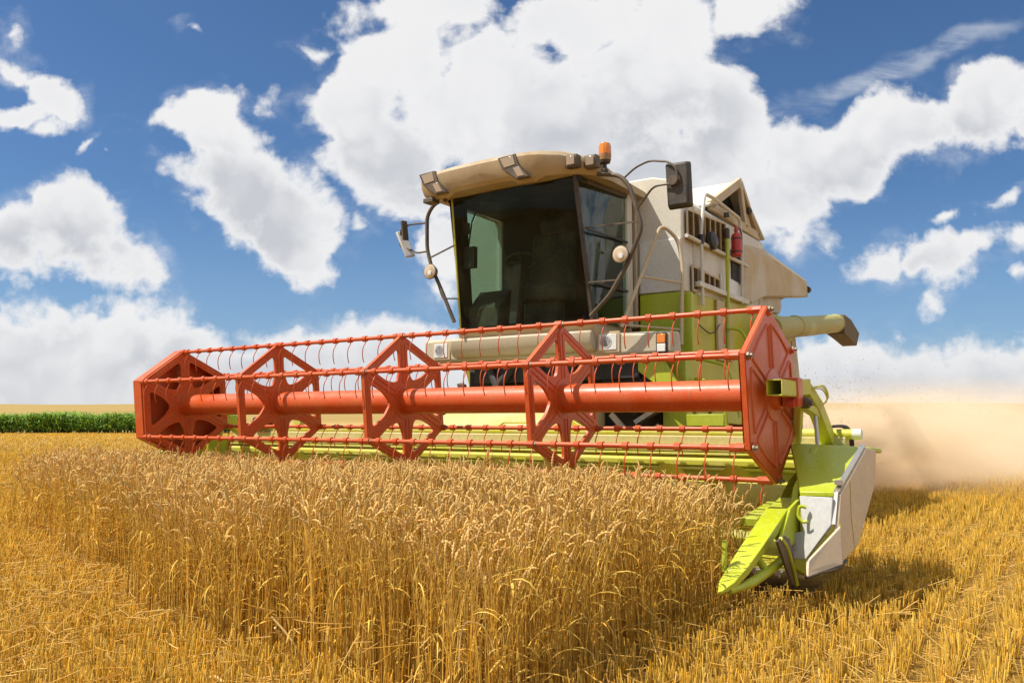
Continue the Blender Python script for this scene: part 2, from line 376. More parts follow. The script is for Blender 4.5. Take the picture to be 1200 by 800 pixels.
def straw_mat(name, transl=.22, rough=.6, spec=.25):
    m, t, out = new_mat(name)
    a = N(t, 'ShaderNodeAttribute'); a.attribute_name = 'tone'
    tcn = N(t, 'ShaderNodeTexCoord'); nz = Noise(t, tcn.outputs['Object'], 60, 3, .6)
    c = MixC(t, 1.0, a.outputs['Color'], MixC(t, nz.outputs['Fac'], (.82, .80, .76, 1), (1.15, 1.15, 1.12, 1)), 'MULTIPLY')
    p = N(t, 'ShaderNodeBsdfPrincipled'); link(t, c, p.inputs['Base Color']); p.inputs['Roughness'].default_value = rough; p.inputs['Specular IOR Level'].default_value = spec
    tr = N(t, 'ShaderNodeBsdfTranslucent'); link(t, c, tr.inputs[0])
    ms = N(t, 'ShaderNodeMixShader'); ms.inputs[0].default_value = transl
    link(t, p.outputs[0], ms.inputs[1]); link(t, tr.outputs[0], ms.inputs[2]); link(t, ms.outputs[0], out.inputs[0])
    return m
M['straw'] = straw_mat('ripe_wheat_straw', .33); M['stubblem'] = straw_mat('cut_straw', .30); M['leafm'] = straw_mat('maize_leaf', .3, .5, .4)

# ------------------------------------------------------------------ ground and hill
def rise(X, Y):
    d = np.clip((Y-85)/330., 0, 1); s = d*d*(3-2*d)
    return s*(9.3 + .5*np.sin(X*.013+1.1) + .25*np.sin(X*.041))
gx = np.unique(np.concatenate([np.linspace(-900, 900, 61), np.linspace(-60, 60, 61)])); gy = np.unique(np.concatenate([np.linspace(-20, 60, 41), np.linspace(60, 460, 51), np.linspace(460, 1500, 14)]))
GX, GY = np.meshgrid(gx, gy); GZ = rise(GX, GY)
GV = np.stack([GX, GY, GZ], -1).reshape(-1, 3); nx_ = len(gx)
ii, jj = np.meshgrid(np.arange(len(gy)-1), np.arange(nx_-1), indexing='ij'); b0 = (ii*nx_+jj).ravel()
GF = np.stack([b0, b0+1, b0+nx_+1, b0+nx_], -1)
gm, gt, go = new_mat('stubble_soil')
gp = N(gt, 'ShaderNodeBsdfPrincipled'); link(gt, gp.outputs[0], go.inputs[0]); gp.inputs['Roughness'].default_value = .95; gp.inputs['Specular IOR Level'].default_value = .1
gtc = N(gt, 'ShaderNodeTexCoord'); gpos = gtc.outputs['Object']
gmap = N(gt, 'ShaderNodeMapping'); link(gt, gpos, gmap.inputs[0]); gmap.inputs[2].default_value = (0, 0, -ROT)
wv = N(gt, 'ShaderNodeTexWave'); wv.bands_direction = 'Y'; link(gt, gmap.outputs[0], wv.inputs[0]); wv.inputs['Scale'].default_value = 1.1; wv.inputs['Distortion'].default_value = 1.5; wv.inputs['Detail'].default_value = 2
gn = Noise(gt, gpos, 9, 8, .7); gn2 = Noise(gt, gpos, .35, 5, .6); gn3 = Noise(gt, VM(gt, 'MULTIPLY', gpos, (.012, .09, 1)), 1, 6, .6)
gc = MixC(gt, MR(gt, gn.outputs['Fac'], .3, .7), (.15, .08, .018, 1), (.38, .225, .046, 1))
gc = MixC(gt, Mth(gt, 'MULTIPLY', wv.outputs['Fac'], .35), gc, (.34, .20, .042, 1))
sepg = N(gt, 'ShaderNodeSeparateXYZ'); link(gt, gpos, sepg.inputs[0])
far = MR(gt, sepg.outputs[1], 24, 75)
farc = MixC(gt, MR(gt, gn3.outputs['Fac'], .3, .7), (.46, .31, .105, 1), (.56, .40, .16, 1))
farc = MixC(gt, Mth(gt, 'MULTIPLY', MR(gt, sepg.outputs[1], 90, 170), .75), farc, MixC(gt, gn3.outputs['Fac'], (.225, .158, .05, 1), (.28, .20, .07, 1)))
gc = MixC(gt, far, gc, farc); link(gt, gc, gp.inputs['Base Color'])
gb = N(gt, 'ShaderNodeBump'); gb.inputs['Strength'].default_value = .8; gb.inputs['Distance'].default_value = .03; link(gt, gn.outputs['Fac'], gb.inputs['Height']); link(gt, gb.outputs[0], gp.inputs['Normal'])
M['soil'] = gm
ground = np_mesh('ground', GV, [GF], None, gm); tag(ground, 'harvested golden field rising to a low bare hill', 'ground', kind='structure')
for p in ground.data.polygons: p.use_smooth = True

# ------------------------------------------------------------------ combine harvester
combine = empty('combine_harvester', ORIG, ROT)
tag(combine, 'dusty cream and lime green combine harvester with a wide red orange reel', 'combine harvester')
AZ = 1.262; RD = .55; PHI = .1056
YP = [-3.0, -1.558, -.023, 1.512]; YC = (-3.14, 3.047)
def hexv(k, r=RD):
    a = math.pi/2 + k*math.pi/3 + PHI
    return (-math.cos(a)*r, AZ + math.sin(a)*r)
# reel tube
b = MB().tube([(0, -3.12, AZ), (0, 3.05, AZ)], .104, 40)
for y in YP: b.lathe([(-.012, .104), (-.010, .113), (.022, .113), (.024, .104)], (0, y, AZ), (0, 1, 0), 32)
reel = b.build('reel', 'red', combine)
def spider(y, dy, flange=True):
    m = MB(); th = .022
    V6 = [Vector(hexv(k)) for k in range(6)]; O = Vector((0, AZ))
    for k in range(6):
        A, B_ = V6[k], V6[(k+1) % 6]
        tri = [O, A, B_]
        # rounded hole: wide near the rim, arc towards the hub
        u = ((A+B_)/2 - O); ul = u.length; u.normalize(); w = (B_-A).normalized()
        hole = []
        top = ul - .062; hw_t = (top*math.tan(R(30)) - .062); r0 = .185; hw_b = max(.02, r0*math.tan(R(30)) - .055)
        pts = [Vector((top, -hw_t)), Vector((top, hw_t)), Vector((r0+.085, max(.06, (r0+.085)*math.tan(R(30))-.058))), Vector((r0, 0)), Vector((r0+.085, -max(.06, (r0+.085)*math.tan(R(30))-.058)))]
        P3 = rnd([(p.x, p.y, 0) for p in pts + pts[:2]], .045, 4)[1:]
        P3 = P3[:5*5]
        hole = [O + u*p[0] + w*p[1] for p in P3]
        C_ = O + u*(ul*.66)
        def hit(dirv_):
            best = None
            for q in range(3):
                p, r_ = tri[q], tri[(q+1) % 3]; e = r_-p
                den = dirv_.x*e.y - dirv_.y*e.x
                if abs(den) < 1e-9: continue
                t_ = ((p.x-C_.x)*e.y - (p.y-C_.y)*e.x)/den; s_ = ((p.x-C_.x)*dirv_.y - (p.y-C_.y)*dirv_.x)/den
                if t_ > 0 and -1e-6 <= s_ <= 1+1e-6 and (best is None or t_ < best): best = t_
            return C_ + dirv_*best
        ring = []
        for h in hole:
            d = (h-C_).normalized(); ring.append((math.atan2(d.y, d.x), h, hit(d)))
        def hole_at(d):                               # where a ray from the centre meets the hole outline
            best = None
            for q in range(len(hole)):
                p, r_ = hole[q], hole[(q+1) % len(hole)]; e = r_-p; den = d.x*e.y - d.y*e.x
                if abs(den) < 1e-9: continue
                t_ = ((p.x-C_.x)*e.y - (p.y-C_.y)*e.x)/den; s_ = ((p.x-C_.x)*d.y - (p.y-C_.y)*d.x)/den
                if t_ > 0 and -1e-6 <= s_ <= 1+1e-6 and (best is None or t_ < best): best = t_
            return C_ + d*best
        for c_ in tri:
            d = (c_-C_).normalized(); ring.append((math.atan2(d.y, d.x), hole_at(d), c_))
        ring.sort(key=lambda q: q[0]); n = len(ring)
        for side, yy in ((0, y-th/2), (1, y+th/2)):
            vs = [(p.x, yy, p.y) for _, p, _ in ring] + [(p.x, yy, p.y) for _, _, p in ring]
            m.add(vs, [(i, (i+1) % n, n+(i+1) % n, n+i) for i in range(n)])
        vs = [(p.x, y-th/2, p.y) for _, p, _ in ring] + [(p.x, y+th/2, p.y) for _, p, _ in ring]
        m.add(vs, [(i, (i+1) % n, n+(i+1) % n, n+i) for i in range(n)])
        # rim flange folded along the outside, pressed beads on the spokes
        if flange: m.bar((A.x, y-dy*.006, A.y), (B_.x, y-dy*.006, B_.y), .034, .010, up=(u.x, 0, u.y))
        for off in (-.020, .020):
            t1 = (A-O).normalized(); nrm = Vector((-t1.y, t1.x))
            a_ = O + t1*.15 + nrm*off; c_ = O + t1*(RD-.07) + nrm*off
            m.tube([(a_.x, y+dy*th*.5, a_.y), (c_.x, y+dy*th*.5, c_.y)], .0055, 6)
        mid = O + u*(ul-.031); m.tube([((mid-w*.2).x, y+dy*th*.5, (mid-w*.2).y), ((mid+w*.2).x, y+dy*th*.5, (mid+w*.2).y)], .006, 6)
    m.lathe([(-.016, .10), (-.015, .150), (.015, .150), (.016, .10)], (0, y, AZ), (0, 1, 0), 36)
    return m
for y in YP: spider(y, 1).build('reel_spider', 'red', reel, smooth=True, ang=30)
spider(3.015, 1, False).build('reel_spider', 'red', reel, ang=30)
def cover(y, out):
    m = MB(); th = .012; fw_ = .030 if out > 0 else .125
    V6 = [hexv(k, RD+.012) for k in range(6)]
    m.prism(V6, 'y', y-th/2, y+th/2)
    O = Vector((0, AZ))
    for k in range(6):
        A = Vector(hexv(k, RD+.012)); B_ = Vector(hexv((k+1) % 6, RD+.012)); u = ((A+B_)/2-O).normalized(); w = (B_-A).normalized(); ul = ((A+B_)/2-O).length
        yo = y - out*fw_*.5
        m.bar((A.x, yo, A.y), (B_.x, yo, B_.y), fw_, .010, up=(u.x, 0, u.y))
        # pressed ribs: a long pair down each spoke meeting the rim rib, as on the real plate
        yf = y + out*th*.5
        t1 = (A-O).normalized(); t2 = (B_-O).normalized()
        q0 = O + u*.20; qa = O + t1*.40 + w*.035; qb = O + t2*.40 - w*.035
        qa2 = O + u*(ul-.10) - w*.20; qb2 = O + u*(ul-.10) + w*.20
        n1_ = Vector((-t1.y, t1.x)); n1_ = n1_ if n1_.dot(w) > 0 else -n1_
        n2_ = Vector((-t2.y, t2.x)); n2_ = n2_ if n2_.dot(w) < 0 else -n2_
        m.tube(rnd([(q.x, yf, q.y) for q in (O + t1*.17 + n1_*.028, O + t1*.455 + n1_*.028, (O + t1*.40 + O + t2*.40)*.5 + u*.075, O + t2*.455 + n2_*.028, O + t2*.17 + n2_*.028)], .035), .0105, 8)
        bolt = O + t1*(RD-.03); m.lathe([(0, .022), (.012, .022), (.014, .014), (.03, .014)], (bolt.x, y, bolt.y), (0, out, 0), 10)
    m.lathe([(0, .17), (.014, .165), (.02, .10), (.06, .09), (.065, .03)], (0, y, AZ), (0, out, 0), 28)
    return m
for y, o_ in ((YC[0], -1), (YC[1], 1)): cover(y, o_).build('end_plate', 'red', reel, ang=30)
# tine bars and tines
tine_y = np.arange(-2.93, 2.96, .178)
tine_specs = []
for k in range(6):
    x, z = hexv(k, RD-.005); m = MB()
    m.tube([(x, -3.06, z), (x, 3.03, z)], .0165, 12)
    for ty in tine_y: m.lathe([(-.022, .017), (-.020, .026), (.020, .026), (.022, .017)], (x, ty, z), (0, 1, 0), 10)
    for y in YP + [2.985]: m.lathe([(-.03, .02), (-.028, .027), (.028, .027), (.03, .02)], (x, y, z), (0, 1, 0), 8)
    m.build('tine_bar', 'red', reel)
    for y in YP[1:] + [2.99]:
        MB().lathe([(0, .02), (.012, .02), (.013, .012), (.03, .012)], (x, y + (.035 if y < 2.9 else .07), z), (0, 1, 0), 8).build('bar_bolt', 'bolt', reel)
    for ty in tine_y: tine_specs.append((x, ty + .01, z))
def tine_pts(o):
    return sm([(o[0], o[1], o[2]-.012), (o[0]+.004, o[1], o[2]-.035), (o[0]+.026, o[1]-.003, o[2]-.075), (o[0]+.034, o[1]-.004, o[2]-.115), (o[0]+.030, o[1]-.004, o[2]-.165), (o[0]+.016, o[1]-.004, o[2]-.205)], 3)
camm = Vector((5.358, 4.669, 1.1))
tine_specs.sort(key=lambda o: (Vector(o)-camm).length)
tm = MB().tube(tine_pts((0, 0, 0)), .0042, 6).build('tine', 'red', reel)
tm.location = tine_specs[0]
for o in tine_specs[1:99]:
    c = tm.copy(); col.objects.link(c); c.parent = reel; c.location = o
m = MB()
for o in tine_specs[99:]: m.tube(tine_pts(o), .0042, 5)
tag(m.build('tine', 'red', reel), kind='stuff')

# ---- header
HB = -.90
m = MB()
m.prism([(HB-.02, .86), (HB, .86), (HB+.07, .80), (HB+.07, .76), (HB+.02, .74), (HB+.02, .40), (HB+.12, .25), (HB+.85, .17), (HB+.85, .155), (HB+.10, .225), (HB-.02, .38)], 'y', -3.40, 3.30)
header = m.build('header', 'olive', combine, bevel=.006)
m = MB().box((HB-.13, -3.40, .905), (HB+.0, 3.28, .985))
m.prism([(HB-.10, .905), (HB+.055, .905), (HB+.045, .862), (HB-.10, .862)], 'y', -3.39, 3.28)
m.build('top_beam', 'htan', header, bevel=.01)
MB().box((HB+.0, -3.38, .838), (HB+.06, 3.27, .856)).box((HB+.022, -3.38, .728), (HB+.085, 3.27, .748)).build('ledge', 'lime_dusty', header, bevel=.004)
MB().tube([(HB-.05, -3.2, 1.005), (HB-.05, 3.32, 1.005)], .035, 16).build('hydraulic_pipe', 'lime_dusty', header)
MB().tube([(HB-.05, 3.32, 1.005), (HB-.05, 3.38, 1.005)], .038, 16).build('pipe_end', 'white', header)
m = MB().tube([(-.45, -3.35, .52), (-.45, 3.25, .52)], .17, 24)
path = []
for side in (-1, 1):
    n_ = 170; vs = []; fs = []
    for i in range(n_+1):
        y = side*(.5 + 2.75*i/n_); a = side*i/n_*2*math.pi*5.5
        for r_ in (.165, .27): vs.append((-.45+math.cos(a)*r_, y, .52+math.sin(a)*r_))
    for i in range(n_): fs.append((2*i, 2*i+1, 2*i+3, 2*i+2))
    m.add(vs, fs)
m.build('feed_auger', 'olive', header)
m = MB().box((-.02, -3.35, .15), (.05, 3.25, .185))
for i in range(86):
    y = -3.3 + i*.0762; m.add([(.05, y-.018, .165), (.05, y+.018, .165), (.16, y, .15), (.05, y-.018, .18), (.05, y+.018, .18), (.16, y, .158)], [(0,1,2),(3,5,4),(0,2,5,3),(1,4,5,2),(0,3,4,1)])
m.build('cutter_bar', 'steel', header)
# end sheets
m = MB()
for s_, y0, y1 in ((1, 3.20, 3.24), (-1, -3.44, -3.40)):
    m2 = MB().prism([(-.95, .93), (-.30, .93), (.15, .70), (.28, .50), (.30, .25), (.05, .17), (-.9, .25)], 'y', y0, y1)
    m2.build('end_wall', 'lime', header, bevel=.006)
# near side (machine left): lime top sheet, white front panel, side shield with warm ground bounce in its colour
m = MB()
m.loft([[(-.98, 3.05, .915), (-.98, 3.50, .905), (-.98, 3.50, .875), (-.98, 3.05, .885)], [(-.62, 3.05, .945), (-.62, 3.505, .925), (-.62, 3.505, .90), (-.62, 3.05, .92)],
        [(-.36, 3.05, .945), (-.36, 3.505, .93), (-.36, 3.505, .90), (-.36, 3.05, .92)], [(.10, 3.22, .745), (.10, 3.50, .765), (.10, 3.50, .735), (.10, 3.22, .715)], [(.36, 3.30, .695), (.36, 3.49, .70), (.36, 3.49, .67), (.36, 3.30, .665)]])
m.build('top_sheet', 'lime', header, bevel=.006)
MB().sheet([(.36, 3.305, .668), (.41, 3.50, .672), (.44, 3.495, .525), (.47, 3.36, .33), (.43, 3.265, .32), (.40, 3.27, .455), (.365, 3.32, .47)], .02).build('front_shield', 'shield', header, bevel=.004)
m = MB()
side_poly = [(-.63, .905), (-.35, .93), (.38, .69), (.445, .527), (.43, .315), (-.02, .37), (-.58, .70)]
m.prism(side_poly, 'y', 3.50, 3.53)
m.sheet([(.445, 3.528, .527), (.43, 3.528, .315), (.70, 3.405, .275), (.60, 3.385, .345)], .015)
shield = m.build('side_shield', 'tan', header, bevel=.008)
m = MB().bar((-.36, 3.505, .945), (.385, 3.507, .703), .03, .012).bar((.385, 3.507, .70), (.45, 3.502, .53), .02, .012)
m.box((.30, 3.49, .74), (.35, 3.525, .765)).build('edge_strip', 'steel', shield)
MB().tube([(.44, 3.533, .53), (.437, 3.533, .42), (.43, 3.533, .32)], .006, 6).tube([(.15, 3.532, .76), (.16, 3.532, .55), (.10, 3.532, .37)], .0016, 5).build('seam', 'olive', shield)
MB().tube(sm([(.70, 3.41, .27), (.6, 3.46, .287), (.5, 3.52, .298), (.43, 3.533, .31), (.32, 3.533, .322)], 4), .009, 6).build('edge_seal', 'black', shield)
# near divider
m = MB()
def dv(x, yc, w, zt, zb): return [(x, yc-w*.5, zt-.004), (x, yc+w*.5, zt), (x, yc+w*.5, zb+.006), (x, yc+w*.30, zb), (x, yc-w*.30, zb), (x, yc-w*.5, zb+.006)]
m.loft([dv(1.285, 3.150, .018, .268, .252), dv(1.20, 3.156, .080, .302, .262), dv(1.05, 3.165, .105, .360, .312), dv(.85, 3.174, .118, .440, .388), dv(.45, 3.190, .126, .600, .53), dv(.42, 3.19, .124, .594, .53)])
divider = m.build('crop_divider', 'lime_worn', header, bevel=.008)
m = MB()
m.sheet([(.44, 3.268, .605), (.66, 3.268, .44), (.60, 3.275, .38), (.05, 3.29, .46), (-.30, 3.29, .70), (-.20, 3.28, .745)], .02)
m.sheet([(.40, 3.10, .575), (.40, 3.26, .58), (-.05, 3.26, .62), (-.05, 3.06, .62)], .02)
m.bar((.36, 3.0, .50), (-.30, 2.98, .56), .10, .05)
m.build('divider_arm', 'lime', divider, bevel=.005)
MB().tube(sm([(1.22, 3.175, .262), (1.05, 3.215, .272), (.78, 3.235, .30), (.56, 3.245, .335), (.52, 3.24, .40), (.60, 3.215, .50)], 5), [.018]*5+[.025]*11+[.022]*10, 12).tube([(.80, 3.225, .31), (.84, 3.18, .40)], .02, 8).build('lower_bar', 'lime', divider)
MB().obox((1.07, 3.10, .405), (.02, .022, .16), Matrix.Rotation(R(-6), 3, 'Y')).build('lifter_rod', 'lime', divider, bevel=.003)
m = MB().prism([(.86, .47), (.74, .49), (.64, .46), (.56, .33), (.55, .20), (.62, .22), (.74, .34)], 'y', 3.30, 3.315)
sh = m.build('rock_shield', 'brown', divider, bevel=.003)
MB().tube(sm([(.80, 3.312, .48), (.70, 3.315, .42), (.62, 3.318, .32), (.545, 3.32, .20)], 5), .011, 8).build('shield_rim', 'lime', sh)
MB().prism([(.36, .60), (.30, .62), (.22, .60), (.20, .48), (.25, .43), (.36, .43)], 'y', 3.295, 3.315).build('opening_cover', 'olive', header, bevel=.004)
MB().tube(rnd([(.425, 3.35, .612), (.435, 3.315, .622), (.435, 3.305, .56), (.44, 3.335, .53), (.44, 3.36, .538)], .02, 4), .010, 8).build('hook', 'lime', header)
# far divider (mostly hidden)
m = MB(); m.loft([[(x, -3.42+(yy-3.17)*-1, z_) for (x, yy, z_) in dv(*a)] for a in ((1.05, 3.17, .03, .29, .25), (.8, 3.17, .13, .46, .33), (.45, 3.17, .18, .62, .44))]); m.build('crop_divider', 'lime', header, bevel=.006)
MB().box((-.55, -3.52, .45), (-.2, -3.44, .98)).build('far_shield', 'olive', header, bevel=.02)
for yy in (-2.75, -2.45): MB().box((-1.02, yy, .55), (-.95, yy+.10, 1.12)).build('frame_post', 'lime_dusty', header, bevel=.008)
MB().box((-1.05, -3.02, 1.02), (-.85, -2.80, 1.14)).build('drive_box', 'dark', header, bevel=.02)
MB().box((-1.02, -3.12, 1.30), (-.92, -3.0, 1.42)).build('bearing_cap', 'olive', header, bevel=.015)
# reel arms: square tube along the machine carrying the reel bearing, elbow down to the header
def reel_arm(yo, s_):
    m = MB()
    # open-ended square tube
    x0, x1, h, t_ = -.05, .33, .048, .006
    m2 = MB()
    m2.box((x0, yo-h, AZ+.035-h+.0), (x1, yo+h, AZ+.035-h+t_)).box((x0, yo-h, AZ+.035+h-t_), (x1, yo+h, AZ+.035+h)).box((x0, yo-h, AZ+.035-h+t_), (x1, yo-h+t_, AZ+.035+h-t_)).box((x0, yo+h-t_, AZ+.035-h+t_), (x1, yo+h, AZ+.035+h-t_))
    m2.box((x0, yo-h+t_, AZ+.035-h+t_), (x0+.12, yo+h-t_, AZ+.035+h-t_))
    arm = m2.build('reel_arm', 'lime_dusty', header, bevel=.003)
    m3 = MB().bar((x0+.02, yo, AZ+.04), (-.30, yo+s_*.01, AZ+.06), .085, .10).bar((-.05, yo, AZ-.02), (-.62, yo, AZ-.115), .06, .055).bar((-.30, yo, AZ+.06), (-.62, yo, AZ-.07), .08, .085)
    m3.bar((-.58, yo, AZ-.06), (-1.0, yo, .90), .085, .10, up=(1, 0, 0)).bar((-.30, yo-s_*.03, AZ-.06), (-.55, yo-s_*.12, .95), .05, .05, up=(1, 0, 0))
    m3.lathe([(-.06, .06), (.06, .06)], (-1.0, yo, .90), (0, 1, 0), 16)
    m3.build('arm_elbow', 'lime_dusty', arm, bevel=.006)
    m4 = MB().box((-.075, yo-.045, AZ-.075), (.03, yo+.058, AZ+.105)); m4.build('bearing_bracket', 'red', arm, bevel=.006)
    MB().lathe([(0, .035), (.05, .035), (.052, .02), (.07, .02)], (-.10, yo+s_*.04, AZ-.05), (0, s_, 0), 12).build('pivot_bolt', 'brown', arm)
    MB().lathe([(0, .028), (.04, .028)], (.05, yo, AZ-.055), (0, s_, 0), 12).build('red_valve', 'ext', arm)
    cy = MB().tube([(-.50, yo+s_*.03, .64), (-.51, yo+s_*.03, .90)], .030, 14); cy = cy.box((-.53, yo+s_*.0, .60), (-.46, yo+s_*.06, .66)).build('lift_cylinder', 'lime', arm)
    MB().tube([(-.51, yo+s_*.03, .89), (-.535, yo+s_*.01, 1.17)], .014, 10).build('piston_rod', 'steel', cy)
    hm = MB()
    for i, (dz, dx) in enumerate(((0, 0), (.03, -.02), (.05, -.05))):
        hm.tube(sm([(-.34+dx, yo+s_*.05, AZ+.045+dz*.3), (-.47+dx, yo+s_*.08, AZ+.045+dz*.5), (-.57+dx*.6, yo+s_*.085, AZ-.02+dz*.4), (-.52+dx*.5, yo+s_*.06, AZ-.06)], 5), .005, 6)
    hm.build('hose_loop', 'lime_dusty', arm)
    hm = MB()
    for dx in (0, -.05, -.10):
        hm.tube(sm([(-.86+dx*.4, yo+s_*.05, 1.06), (-1.02+dx, yo+s_*.09, 1.05), (-1.12+dx, yo+s_*.10, .93), (-1.12+dx, yo+s_*.06, .84)], 5), .011, 7)
    hm.build('black_hose', 'black', arm)
reel_arm(3.16, 1); reel_arm(-3.26, -1)

# ---- body
# feeder house
m = MB().loft([[(-.93, -.78, .98), (-.93, .78, .98), (-.93, .78, .35), (-.93, -.78, .35)], [(-1.55, -.76, 1.20), (-1.55, .76, 1.20), (-1.55, .76, .55), (-1.55, -.76, .55)], [(-2.6, -.74, 1.55), (-2.6, .74, 1.55), (-2.6, .74, .9), (-2.6, -.74, .9)]])
feeder = m.build('feeder_house', 'htan', combine, bevel=.015)
m = MB()
fz = lambda x: .98 + (-.93-x)*.355
for (a, c) in (((-1.0, .15), (-1.0, .50)), ((-1.2, .15), (-1.2, .50)), ((-1.0, .15), (-1.2, .15)), ((-1.0, .50), (-1.2, .50))):
    m.bar((a[0], a[1], fz(a[0])+.005), (c[0], c[1], fz(c[0])+.005), .015, .012)
m.build('inspection_frame', 'olive', feeder)
MB().sheet([(-1.2, .80, 1.17), (-1.0, 1.25, .98), (-1.0, 1.25, .70), (-1.2, .80, .62)], .02).build('side_guard', 'olive', feeder, bevel=.005)
MB().sheet([(-1.1, -.80, 1.05), (-1.02, -1.2, .99), (-1.02, -1.25, .70), (-1.2, -.80, .62)], .02).build('side_guard', 'cream_dusty', feeder, bevel=.005)
# chassis, dark under-cab machinery
m = MB().box((-6.7, -.85, .85), (-2.1, .85, 1.25)).box((-2.75, -1.0, 1.25), (-2.2, 1.25, 1.66)).box((-2.3, -.75, 1.50), (-1.95, 1.2, 1.72))
m.tube([(-2.6, -1.45, .78), (-2.6, 1.45, .78)], .14, 16).box((-2.2, .78, 1.25), (-2.0, 1.35, 1.68))
for a, c in (((-1.95, -.55, 1.68), (-1.75, -.15, 1.10)), ((-1.95, -.2, 1.70), (-1.8, -.6, 1.2)), ((-2.0, .1, 1.7), (-1.7, .1, 1.15)), ((-2.0, .5, 1.7), (-1.7, .35, 1.15))): m.tube([a, c], .045, 10)
chassis = m.build('chassis', 'dark', combine, bevel=.01)
# lime frame plates under the near corner of the bumper
m = MB().sheet([(-1.98, .98, 1.72), (-1.98, 1.42, 1.72), (-1.98, 1.62, 1.40), (-1.98, 1.42, 1.40)], .03)
m.box((-2.28, 1.36, 1.00), (-2.12, 1.60, 1.72)).prism([(-2.7, 1.40), (-2.12, 1.40), (-2.12, 1.72), (-2.7, 1.72)], 'y', 1.30, 1.355)
m.box((-2.10, 1.62, 1.05), (-2.06, 1.98, 1.16))
m.build('corner_frame', 'lime', chassis, bevel=.006)
MB().tube(rnd([(-2.3, 1.62, 1.5), (-2.2, 1.85, 1.45), (-2.2, 1.95, 1.2), (-2.25, 1.95, .9)], .08), .016, 8).tube(rnd([(-2.5, 1.60, 1.7), (-2.45, 1.9, 1.62), (-2.45, 2.0, 1.1)], .1), .014, 8).build('hydraulic_line', 'lime', chassis)
# grain tank with peaked lid
m = MB().prism([(-1.37, 2.42), (1.37, 2.42), (1.37, 3.38), (1.25, 3.60), (1.04, 3.655), (-1.04, 3.655), (-1.25, 3.60), (-1.37, 3.38)], 'x', -2.66, -2.95)
m.prism([(-1.40, 2.40), (1.385, 2.40), (1.385, 3.36), (1.22, 3.50), (-1.22, 3.50), (-1.40, 3.36)], 'x', -2.95, -5.3)
tank = m.build('grain_tank', 'cream', combine, bevel=.02)
RZ, RXR = 4.03, -4.60
m = MB().sheet([(-3.45, -1.36, 3.49), (-3.45, 1.36, 3.49), (RXR, 1.33, RZ), (RXR, -1.33, RZ)], .03)
m.sheet([(RXR, -1.33, RZ), (RXR, 1.33, RZ), (-5.33, 1.40, 3.43), (-5.33, -1.40, 3.43)], .03)
lid = m.build('tank_lid', 'cream', tank, bevel=.006)
gm2 = MB()
y_ = 1.335
A_, B2, C2 = (-3.55, 3.50), (RXR, RZ-.01), (-5.25, 3.45)
gm2.bar((A_[0], y_, A_[1]), (B2[0], y_, B2[1]), .05, .10).bar((B2[0], y_, B2[1]), (C2[0], y_, C2[1]), .05, .06).bar((A_[0], y_, A_[1]), (C2[0], y_, C2[1]), .05, .10).bar((RXR+.02, y_, RZ-.05), (RXR-.15, y_, 3.47), .05, .09, up=(1, 0, 0))
gm2.sheet([(-4.72, 1.325, 3.85), (-4.72, 1.325, 3.47), (-5.1, 1.325, 3.47)], .02)
gm2.build('gable_frame', 'cream_dusty', lid, bevel=.006)
MB().sheet([(-3.75, 1.15, 3.50), (RXR, 1.15, RZ-.08), (-5.15, 1.15, 3.46)], .02).build('gable_shade', 'dark', lid)  # dark sheet painted in for the shaded hollow behind the gable frame
MB().lathe([(0, .03), (.04, .05), (.06, .02)], (-4.85, 1.33, 3.70), (0, 1, 0), 10).build('latch', 'black', lid)
# side walls and louvres (near side)
m = MB()
m.prism([(-2.64, 1.70), (-2.64, 2.40), (-4.4, 2.48), (-6.3, 2.50), (-6.6, 1.2), (-4.2, 1.05), (-2.9, 1.10)], 'y', 1.33, 1.40)
m.prism([(-2.64, 1.70), (-2.64, 2.40), (-4.4, 2.48), (-6.3, 2.50), (-6.6, 1.2), (-4.2, 1.05), (-2.9, 1.10)], 'y', -1.40, -1.33)
body = m.build('side_panel', 'olive', combine, bevel=.012)
MB().box((-3.9, 1.405, 1.75), (-3.45, 1.44, 2.42)).build('tan_door', 'cream_dusty', body, bevel=.01)
MB().prism([(-2.9, 2.49), (-2.9, 2.545), (-4.46, 2.53), (-4.46, 2.47)], 'y', 1.385, 1.46).build('sill', 'cream', body, bevel=.006)
def louvre(x0, x1, z0, z1, z0b, z1b, cols, rows, name, mat):
    fr = MB(); dx = (x1-x0)/cols
    bk = MB().prism([(x0, z0), (x1, z0b), (x1, z1b), (x0, z1)], 'y', 1.386, 1.392)
    pb = bk.build(name, 'dark', tank)
    for i in range(cols):
        for j in range(rows):
            t0 = (i+.10)/cols; t1 = (i+.90)/cols
            za = z0 + (z0b-z0)*(t0+t1)/2; zb = z1 + (z1b-z1)*(t0+t1)/2; zc = za + (zb-za)*(j+.5)/rows; hh = (zb-za)/rows
            xa = x0+(x1-x0)*t0; xb = x0+(x1-x0)*t1
            fr.add([(xa, 1.393, zc+hh*.28), (xb, 1.393, zc+hh*.28), (xb, 1.418, zc-hh*.22), (xa, 1.418, zc-hh*.22), (xa, 1.393, zc+hh*.20), (xb, 1.393, zc+hh*.20), (xb, 1.412, zc-hh*.26), (xa, 1.412, zc-hh*.26)],
                   [(0,1,2,3),(7,6,5,4),(0,3,7,4),(1,5,6,2),(3,2,6,7),(0,4,5,1)])
    for i in range(cols+1):
        t0 = i/cols; x = x0+(x1-x0)*t0; za = z0+(z0b-z0)*t0; zb = z1+(z1b-z1)*t0
        fr.box((x-.011, 1.392, min(za, zb)), (x+.011, 1.408, max(za, zb)))
    fr.bar((x0, 1.40, z1), (x1, 1.40, z1b), .02, .025); fr.bar((x0, 1.40, z0), (x1, 1.40, z0b), .02, .025)
    fr.build('slats', mat, pb)
